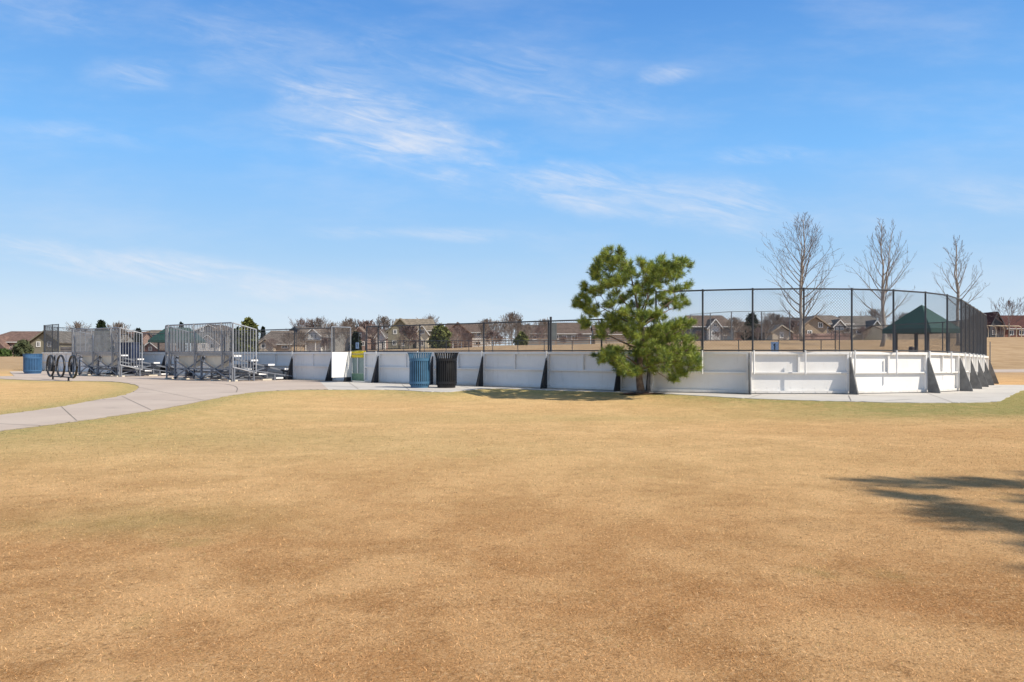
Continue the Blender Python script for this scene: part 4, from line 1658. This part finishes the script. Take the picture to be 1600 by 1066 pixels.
house('rose house low behind the right side of the pine', D0, 1010, 1072, 511, 524, 'side', 'rose', 'brown', depth=10, windows=((1060, 526, 5, 4),))
house('dark grey clipped gable house with a white dormer right of the pine', 135, 1080, 1146, 492, 510, 'side', 'bluegrey', 'brown', hip=7, depth=12, wings=((1104, 1122, 500, 511, 'white'),), windows=((1114, 509, 4, 3), (1112, 521, 6, 5), (1132, 521, 5, 5)))
house('low dark brown house under the dark conifer', 150, 1143, 1185, 503, 517, 'side', 'brown', 'brown', hip=6, depth=10, windows=((1180, 523, 7, 5),))
house('brown roofed house left of the small beige gable shed', 165, 1180, 1212, 506, 518, 'side', 'rose', 'brown', depth=10)
house('small beige gable outbuilding with a white window behind the backstop', 125, 1207, 1234, 509, 518, 'front', 'beige', 'grey', depth=7, windows=((1221, 524, 3, 6),), name='outbuilding')
house('dark roofed house directly behind the widest bare tree', 175, 1224, 1262, 496, 513, 'side', 'charcoal', 'dark', hip=5, depth=10)
house('orange tan gable house right of the widest bare tree trunk', 140, 1254, 1292, 495, 508, 'front', 'tan', 'taupe', depth=11, windows=((1282, 508, 5, 6), (1265, 520, 5, 5)))
house('white walled house with a brown hip roof and small front gable', 150, 1281, 1330, 492, 506, 'side', 'white', 'taupe', hip=12, depth=12, wings=((1298, 1313, 501, 509, 'white'),), windows=((1322, 516, 4, 5),), porches=((1294, 1318, 514, 519),))
house('house with a broad brown roof left of the forked tree', 160, 1328, 1384, 493, 512, 'side', 'beige', 'grey', hip=5, depth=12, wings=((1356, 1370, 502, 511, 'cream'),), windows=((1342, 519, 6, 5), (1376, 522, 4, 5)))
house('low beige house behind the green pavilion', 150, 1384, 1452, 508, 517, 'side', 'cream', 'tan', depth=10, windows=((1384 + 9, 522, 4, 5), (1425, 524, 5, 5)))
house('grey house behind the right end of the tall fence', 165, 1452, 1535, 502, 514, 'side', 'grey', 'dark', depth=10, windows=((1475, 521, 5, 5), (1505, 521, 5, 5)))
house('large brown brick house with a maroon roof at the far right', 175, 1548, 1660, 492, 513, 'side', 'brick', 'maroon', depth=13, wings=((1540, 1561, 489, 509, 'charcoal'),), windows=((1547, 520, 5, 6), (1580, 520, 6, 6), (1596, 520, 6, 6)))

# ------------------------------------------------------------------ pavilions
GROOF = mat('green_metal_roof', (.012, .060, .045), .5, .0, .12, 3)
GPOST = mat('dark_brown_post', (.045, .040, .042), .6, 0, .15, 4)


def pavilion(label, px, Y, wpx, yap, yea, rz, ridge=.0, dep=None):
    k = Y / F
    p = at(px, Y)
    r = thing('pavilion', label, 'pavilion', tuple(p), rz)
    w = wpx * k / 2
    dd = dep or w
    za, ze = HC + (YH - yap) * k - p.z, HC + (YH - yea) * k - p.z
    m = MB()
    c = [(-w, -dd), (w, -dd), (w, dd), (-w, dd)]
    rA, rB = (-ridge, 0, za), (ridge, 0, za)
    fa = [[(*c[0], ze), (*c[1], ze), rB, rA], [(*c[1], ze), (*c[2], ze), rB], [(*c[2], ze), (*c[3], ze), rA, rB], [(*c[3], ze), (*c[0], ze), rA]]
    if ridge == 0:
        fa = [[q[0], q[1], rA] for q in fa]
    for f in fa:
        m.prism(f, (0, 0, .09))
    rf = m.build('roof', GROOF, r)
    m = MB()
    for a, b in zip(c, c[1:] + c[:1]):
        m.beam((*a, ze - .12), (*b, ze - .12), .08, .26)
    m.build('fascia', GROOF, rf)
    for (sx_, sy_) in ((-1, -1), (1, -1), (1, 1), (-1, 1)):
        m = MB(); m.box(sx_ * w * .66 - .1, sx_ * w * .66 + .1, sy_ * dd * .66 - .1, sy_ * dd * .66 + .1, -.2, ze - .1)
        m.build('post', GPOST, r)
    return r


pavilion('green hip roofed pavilion behind the tall curved fence', 1440, 58, 78, 478, 516, R_(28))
pavilion('green roofed pavilion seen through the nearer bleacher', 278, 105, 66, 513, 533, R_(8), ridge=1.6)

BARREL = mat('dark_barrel', (.05, .035, .035), .6, 0, .2, 4)
p = at(1424, 52)
br = thing('barrel', 'dark round barrel on the grass left of the pavilion posts', 'barrel', tuple(p))
zz = HC + (YH - 541.5) * 52 / F - p.z
m = MB(); m.lathe([(0, 0), (.17, 0), (.185, zz * .3), (.18, zz * .32), (.185, zz * .62), (.18, zz * .65), (.17, zz * .93), (.12, zz), (0, zz)], 24); m.build('drum', BARREL, br, False, True)
m = MB(); m.lathe([(.17, zz * .90), (.19, zz * .90), (.19, zz * .94), (.17, zz * .94), (.17, zz * .90)], 24); m.build('rim', BARREL, br)

# baseball backstop
BSP = mat('grey_pipe', (.20, .21, .22), .5, .3, .1, 3)
pts = [Vector(at(x, y)[:2]) for x, y in ((1079, 100), (1110, 97), (1143, 94), (1190, 94), (1234, 93))]
fence_run('backstop', 'tall grey chain link backstop on the field beyond the rink', pts, 0, 3.75, post_r=.07, pitch=.3, wr=.0055, zf=lambda p: ground(p.x, p.y), rail_r=.035, bottom=False, pm=BSP, wm=BSP, cat='backstop')
# field fence near the right end
pts = [Vector(at(x, 70)[:2]) for x in (1545, 1549)]
POLEM = mat('grey_pole', (.22, .22, .22), .5, .3)
p = at(1547, 62)
pl = thing('sign_post', 'thin grey post on the right lawn beside the end of the rink', 'post', tuple(p))
m = MB(); m.tube([(0, 0, -.2), (0, 0, HC + (YH - 534) * 62 / F - p.z)], .04, 6); m.build('pole', POLEM, pl)
m = MB(); m.tube([(0, 0, -.05), (0, 0, .06)], .09, 8); m.build('base', POLEM, pl)

# swing set
CREAM = mat('cream_pipe', (.62, .52, .38), .5, 0, .08, 3)
D = 150
p = at(1566, D)
k = D / F
sw = thing('swing_set', 'cream swing set of arched pipes on the far right lawn', 'swing set', tuple(p))
ztop = HC + (YH - 509) * k - p.z
m = MB(); m.tube([((1538 - 1566) * k, 0, ztop), ((1592 - 1566) * k, 0, ztop - .1)], .09, 6); m.build('top_bar', CREAM, sw)
for x in (1546, 1558, 1571, 1578, 1590, 1598):
    m = MB()
    c = (x - 1566) * k
    m.tube([(c, .4, -.1), (c, .3, ztop - .9), (c - .25, .15, ztop - .3), (c - .9, 0, ztop - .05)], .085, 6)
    m.build('leg', CREAM, sw)
for x in (1552, 1565, 1584):
    c = (x - 1566) * k
    m = MB(); m.box(c - .3, c + .3, -.12, .12, .55, .62)
    st = m.build('seat', BLACK, sw)
    m = MB(); m.tube([(c - .28, 0, .6), (c - .24, 0, ztop - .08)], .02, 4); m.tube([(c + .28, 0, .6), (c + .24, 0, ztop - .08)], .02, 4); m.build('chain', GALV, st)

# ------------------------------------------------------------------ far fences
WOODF = mat('weathered_rail', (.36, .25, .17), .85, 0, .2, 2)


def rail_fence(label, x0, x1, Y0, Y1, h, m_, step=2.4, rails=(.35, .7, 1.0), picket=0, name='rail_fence', solid=False):
    a, b = Vector(at(x0, Y0)[:2]), Vector(at(x1, Y1)[:2])
    L = (b - a).length
    n = max(2, int(L / step))
    p = at((x0 + x1) / 2, (Y0 + Y1) / 2)
    r = thing(name, label, 'fence', tuple(p))
    P = [a.lerp(b, i / n) for i in range(n + 1)]
    G = [ground(q.x, q.y) for q in P]
    m = MB()
    for q, g in zip(P, G):
        m.box(q.x - .07, q.x + .07, q.y - .07, q.y + .07, g - .2, g + h + .08)
    m.build('fence_posts', m_, r, True)
    m = MB()
    for i in range(n):
        for f in rails:
            m.beam((P[i].x, P[i].y - .09, G[i] + h * f), (P[i + 1].x, P[i + 1].y - .09, G[i + 1] + h * f), .04, .12)
    m.build('rails', m_, r, True)
    if picket:
        m = MB()
        for i in range(n):
            for j in range(picket):
                q = P[i].lerp(P[i + 1], (j + .5) / picket)
                g = G[i] + (G[i + 1] - G[i]) * (j + .5) / picket
                w = .5 * L / n / picket if solid else .02
                m.box(q.x - w, q.x + w, q.y - .02, q.y + .02, g + .05, g + h)
        m.build('pickets', m_, r, True)
    return r


rail_fence('black metal picket fence before the olive tan house', 572, 676, 128, 126, 1.35, BLACK, 2.4, (.12, .92), 12, 'picket_fence')
rail_fence('weathered wooden rail fence in front of the bare trees', 700, 868, 124, 122, 1.15, WOODF)
rail_fence('weathered wooden rail fence left of the pine, nearer the brown house', 870, 1000, 121, 118, 1.1, WOODF)
FB = mat('beige_board_fence', (.40, .32, .24), .85, 0, .18, 1)
rail_fence('beige board fence behind the green pavilion', 1392, 1530, 128, 132, 1.7, FB, 2.4, (.2, .8), 10, 'board_fence', True)
rail_fence('rose brown board fence behind the widest bare tree', 1240, 1330, 118, 118, 1.5, mat('rose_board_fence', (.38, .26, .22), .85, 0, .18, 1), 2.4, (.2, .8), 10, 'board_fence', True)
rail_fence('grey board fence between the two gable houses at far left', 95, 225, 130, 130, 1.5, mat('grey_board_fence', (.22, .20, .19), .85, 0, .18, 1), 2.4, (.2, .8), 10, 'board_fence', True)

# ------------------------------------------------------------------ background trees and shrubs
conifer(158, 120, 503, 30, 'dark conifer whose top rises over the farther bleacher', 41, NEED2)
conifer(216, 150, 515, 12, 'small dark conifer top right of the farther bleacher', 42, NEED2)
conifer(283, 190, 505, 12, 'dark conifer top behind the nearer bleacher', 43, NEED2)
conifer(388, 100, 500, 26, 'pointed green juniper beside the nearer bleacher end', 44, OLIVE, 'juniper', [(0, .9), (.3, 1), (.7, .8), (.9, .4), (1, .05)], 'evergreen', 3000)
conifer(373, 110, 515, 20, 'dark evergreen left of the pointed juniper', 45, NEED2, 'juniper', [(0, .95), (.4, 1), (.8, .9), (1, .3)])
conifer(411, 190, 512, 8, 'tiny dark conifer top above the brown hip roof', 46, NEED2)
conifer(556, 125, 521, 13, 'narrow dark conifer in the gap above the yellow pad', 47, NEED2, 'conifer', [(0, .8), (.2, 1), (.6, .75), (1, .05)])
conifer(688, 118, 509, 30, 'olive green round tree right of the olive tan house', 48, OLIVE, 'evergreen_tree', [(0, .7), (.25, 1), (.5, .8), (.7, .85), (.88, .45), (1, .05)], 'tree', 2300, .5)
conifer(1175, 130, 492, 25, 'dark conifer beyond the backstop', 49, NEED2, 'conifer', [(0, .9), (.3, 1), (.6, .75), (.85, .5), (1, .1)])
conifer(812, 185, 501, 9, 'small dark conifer top among the bare trees', 50, NEED2)
conifer(815, 122, 521, 18, 'brown green bush under the bare trees', 51, OLIVE, 'olive_bush', [(0, .8), (.4, 1), (.8, .6), (1, .1)], 'bush', 1200, .4)
shrub(36, 112, 533, 24, 'grey green shrub left of the gabled house at the left edge', 61, mat('grey_green_foliage', (.10, .12, .055), .8, 0, 0, 2, (.05, .06, .03)))
shrub(4, 115, 547, 22, 'bright green low shrub at the left edge of the lawn', 62, mat('green_foliage', (.075, .13, .025), .8, 0, 0, 2, (.04, .07, .02)))
shrub(21, 118, 541, 14, 'pale pink dry shrub beside the green shrub at far left', 63, mat('pale_dry_foliage', (.42, .33, .29), .85, 0, .2, 2), 700, .22)

BARE = []
specs = [  # px, depth, top, seed, reddish, label
    (468, 195, 503, 71, 1, 'reddish bare tree behind the blue grey gable house'),
    (487, 196, 504, 72, 1, 'reddish bare tree behind the white gable'),
    (518, 150, 508, 73, 0, 'grey bare tree left of the open gate'),
    (538, 140, 507, 74, 0, 'bare tree seen through the open gate wire'),
    (470, 140, 520, 75, 0, 'low bare tree before the blue grey gable house'),
    (508, 132, 530, 76, 1, 'low bare shrub tree under the white gable'),
    (583, 128, 510, 77, 1, 'reddish bare tree before the rose brown house'),
    (600, 195, 500, 78, 0, 'thin bare tree left of the olive tan roof'),
    (640, 126, 512, 79, 1, 'bare reddish tree before the olive tan house'),
    (672, 190, 499, 80, 0, 'thin bare tree right of the olive tan roof'),
    (715, 130, 513, 81, 1, 'pinkish bare tree before the dark brown gable'),
    (775, 150, 505, 82, 0, 'grey bare tree right of the pale house wing'),
    (790, 146, 507, 83, 0, 'grey purple bare tree, second right of the pale house wing'),
    (800, 165, 494, 84, 0, 'tallest thin bare tree above the low fence'),
    (806, 140, 508, 85, 0, 'grey bare tree before the thin tallest one'),
    (826, 150, 509, 86, 0, 'grey bare tree before the dark roof left of the backboard'),
    (842, 138, 513, 87, 1, 'reddish bare tree left of the backboard'),
    (780, 128, 526, 88, 1, 'low red brown bare thicket behind the rail fence'),
    (905, 126, 522, 89, 1, 'low reddish bare tree before the long brown roof'),
    (1065, 120, 508, 90, 0, 'bare tree at the right side of the pine'),
    (1092, 110, 519, 91, 1, 'reddish bare shrub before the dark grey gable house'),
    (1120, 112, 520, 92, 1, 'reddish bare shrub under the white dormer'),
    (1147, 118, 500, 93, 0, 'bare tree between the dark grey house and the conifer'),
    (1163, 116, 511, 94, 0, 'bare grey tree left of the dark conifer'),
    (1196, 120, 503, 95, 0, 'bare grey tree left of the beige outbuilding'),
    (1216, 135, 496, 96, 0, 'tall bare tree behind the beige outbuilding'),
    (1238, 128, 504, 97, 1, 'reddish bare tree left of the widest tree trunk'),
    (1305, 112, 518, 98, 1, 'low purple brown bare tree before the white walled house'),
    (1348, 112, 512, 99, 1, 'bare shrub tree before the broad brown roof'),
    (1366, 170, 488, 100, 0, 'bare tree behind the broad brown roof'),
    (1415, 170, 494, 101, 0, 'bare tree left behind the green pavilion roof'),
    (1530, 140, 500, 102, 1, 'bare tree behind the right end of the rink fence'),
    (1560, 152, 510, 103, 1, 'low bare shrub between the swing arches'),
    (120, 170, 508, 104, 0, 'thin bare tree behind the left of the farther bleacher'),
    (185, 180, 509, 105, 0, 'thin bare tree right behind the farther bleacher'),
    (345, 140, 512, 106, 0, 'bare tree seen through the right half of the nearer bleacher'),
    (1010, 125, 515, 107, 1, 'bare tree low behind the pine trunk'),
    (425, 130, 531, 108, 1, 'low bare shrub tree before the small beige gable'),
    (452, 128, 522, 109, 0, 'bare tree between the tan house and the blue grey gable'),
    (497, 196, 502, 110, 0, 'tall thin bare tree right above the white gable'),
    (548, 195, 503, 111, 0, 'thin bare tree above the roof behind the open gate'),
    (573, 190, 506, 112, 1, 'bare tree over the cream raked gable house'),
    (628, 124, 525, 113, 0, 'low bare tree at the corner of the olive tan house'),
    (655, 122, 530, 114, 1, 'low reddish bare shrub under the cream dormer wing'),
    (700, 125, 520, 115, 0, 'bare tree close right of the olive round tree'),
    (730, 124, 522, 116, 1, 'low bare tree before the pale wing windows'),
    (760, 170, 503, 117, 0, 'bare tree behind the right corner of the pale wing'),
    (768, 128, 519, 118, 1, 'reddish bare tree at the right corner of the pale wing'),
    (820, 128, 517, 119, 0, 'bare tree beside the brown green bush'),
    (850, 165, 503, 120, 0, 'bare tree directly behind the backboard'),
    (880, 124, 527, 121, 1, 'low bare shrub under the white windows of the long house'),
    (1130, 110, 516, 122, 0, 'bare tree at the right corner of the dark grey house'),
    (1185, 112, 514, 123, 1, 'reddish bare tree under the dark conifer right side'),
    (1205, 160, 494, 124, 0, 'thin bare tree above the house left of the outbuilding'),
    (1246, 118, 513, 125, 0, 'low bare tree just behind the widest tree trunk'),
    (1272, 110, 522, 126, 1, 'low reddish shrub tree under the orange tan gable'),
    (1325, 114, 514, 127, 0, 'bare tree at the right corner of the white walled house'),
    (1392, 116, 513, 128, 1, 'reddish bare tree at the left post of the pavilion'),
]
protos = {}
for i, (px, Y, yt, sd, red, lb) in enumerate(specs):
    p = at(px, Y)
    H = HC + (YH - yt) * Y / F - p.z
    key = (red, sd % 3)
    low = H < 4.2
    if key not in protos:
        protos[key] = (bare_tree(lb, tuple(p), H, sd, width=.36, nprim=30, first=.08 if red else .16, sub=7, tk=4.5 if red else 3.6, tw=TWIG2 if red else TWIG,
                                 group='bare trees among the houses', forks=2), H)
    else:
        pr, H0 = protos[key]
        s = H / H0
        wf = 1.35 if low else 1.05
        dup(pr, tuple(p), sd * 1.7, lb, (s * wf, s * wf, s))
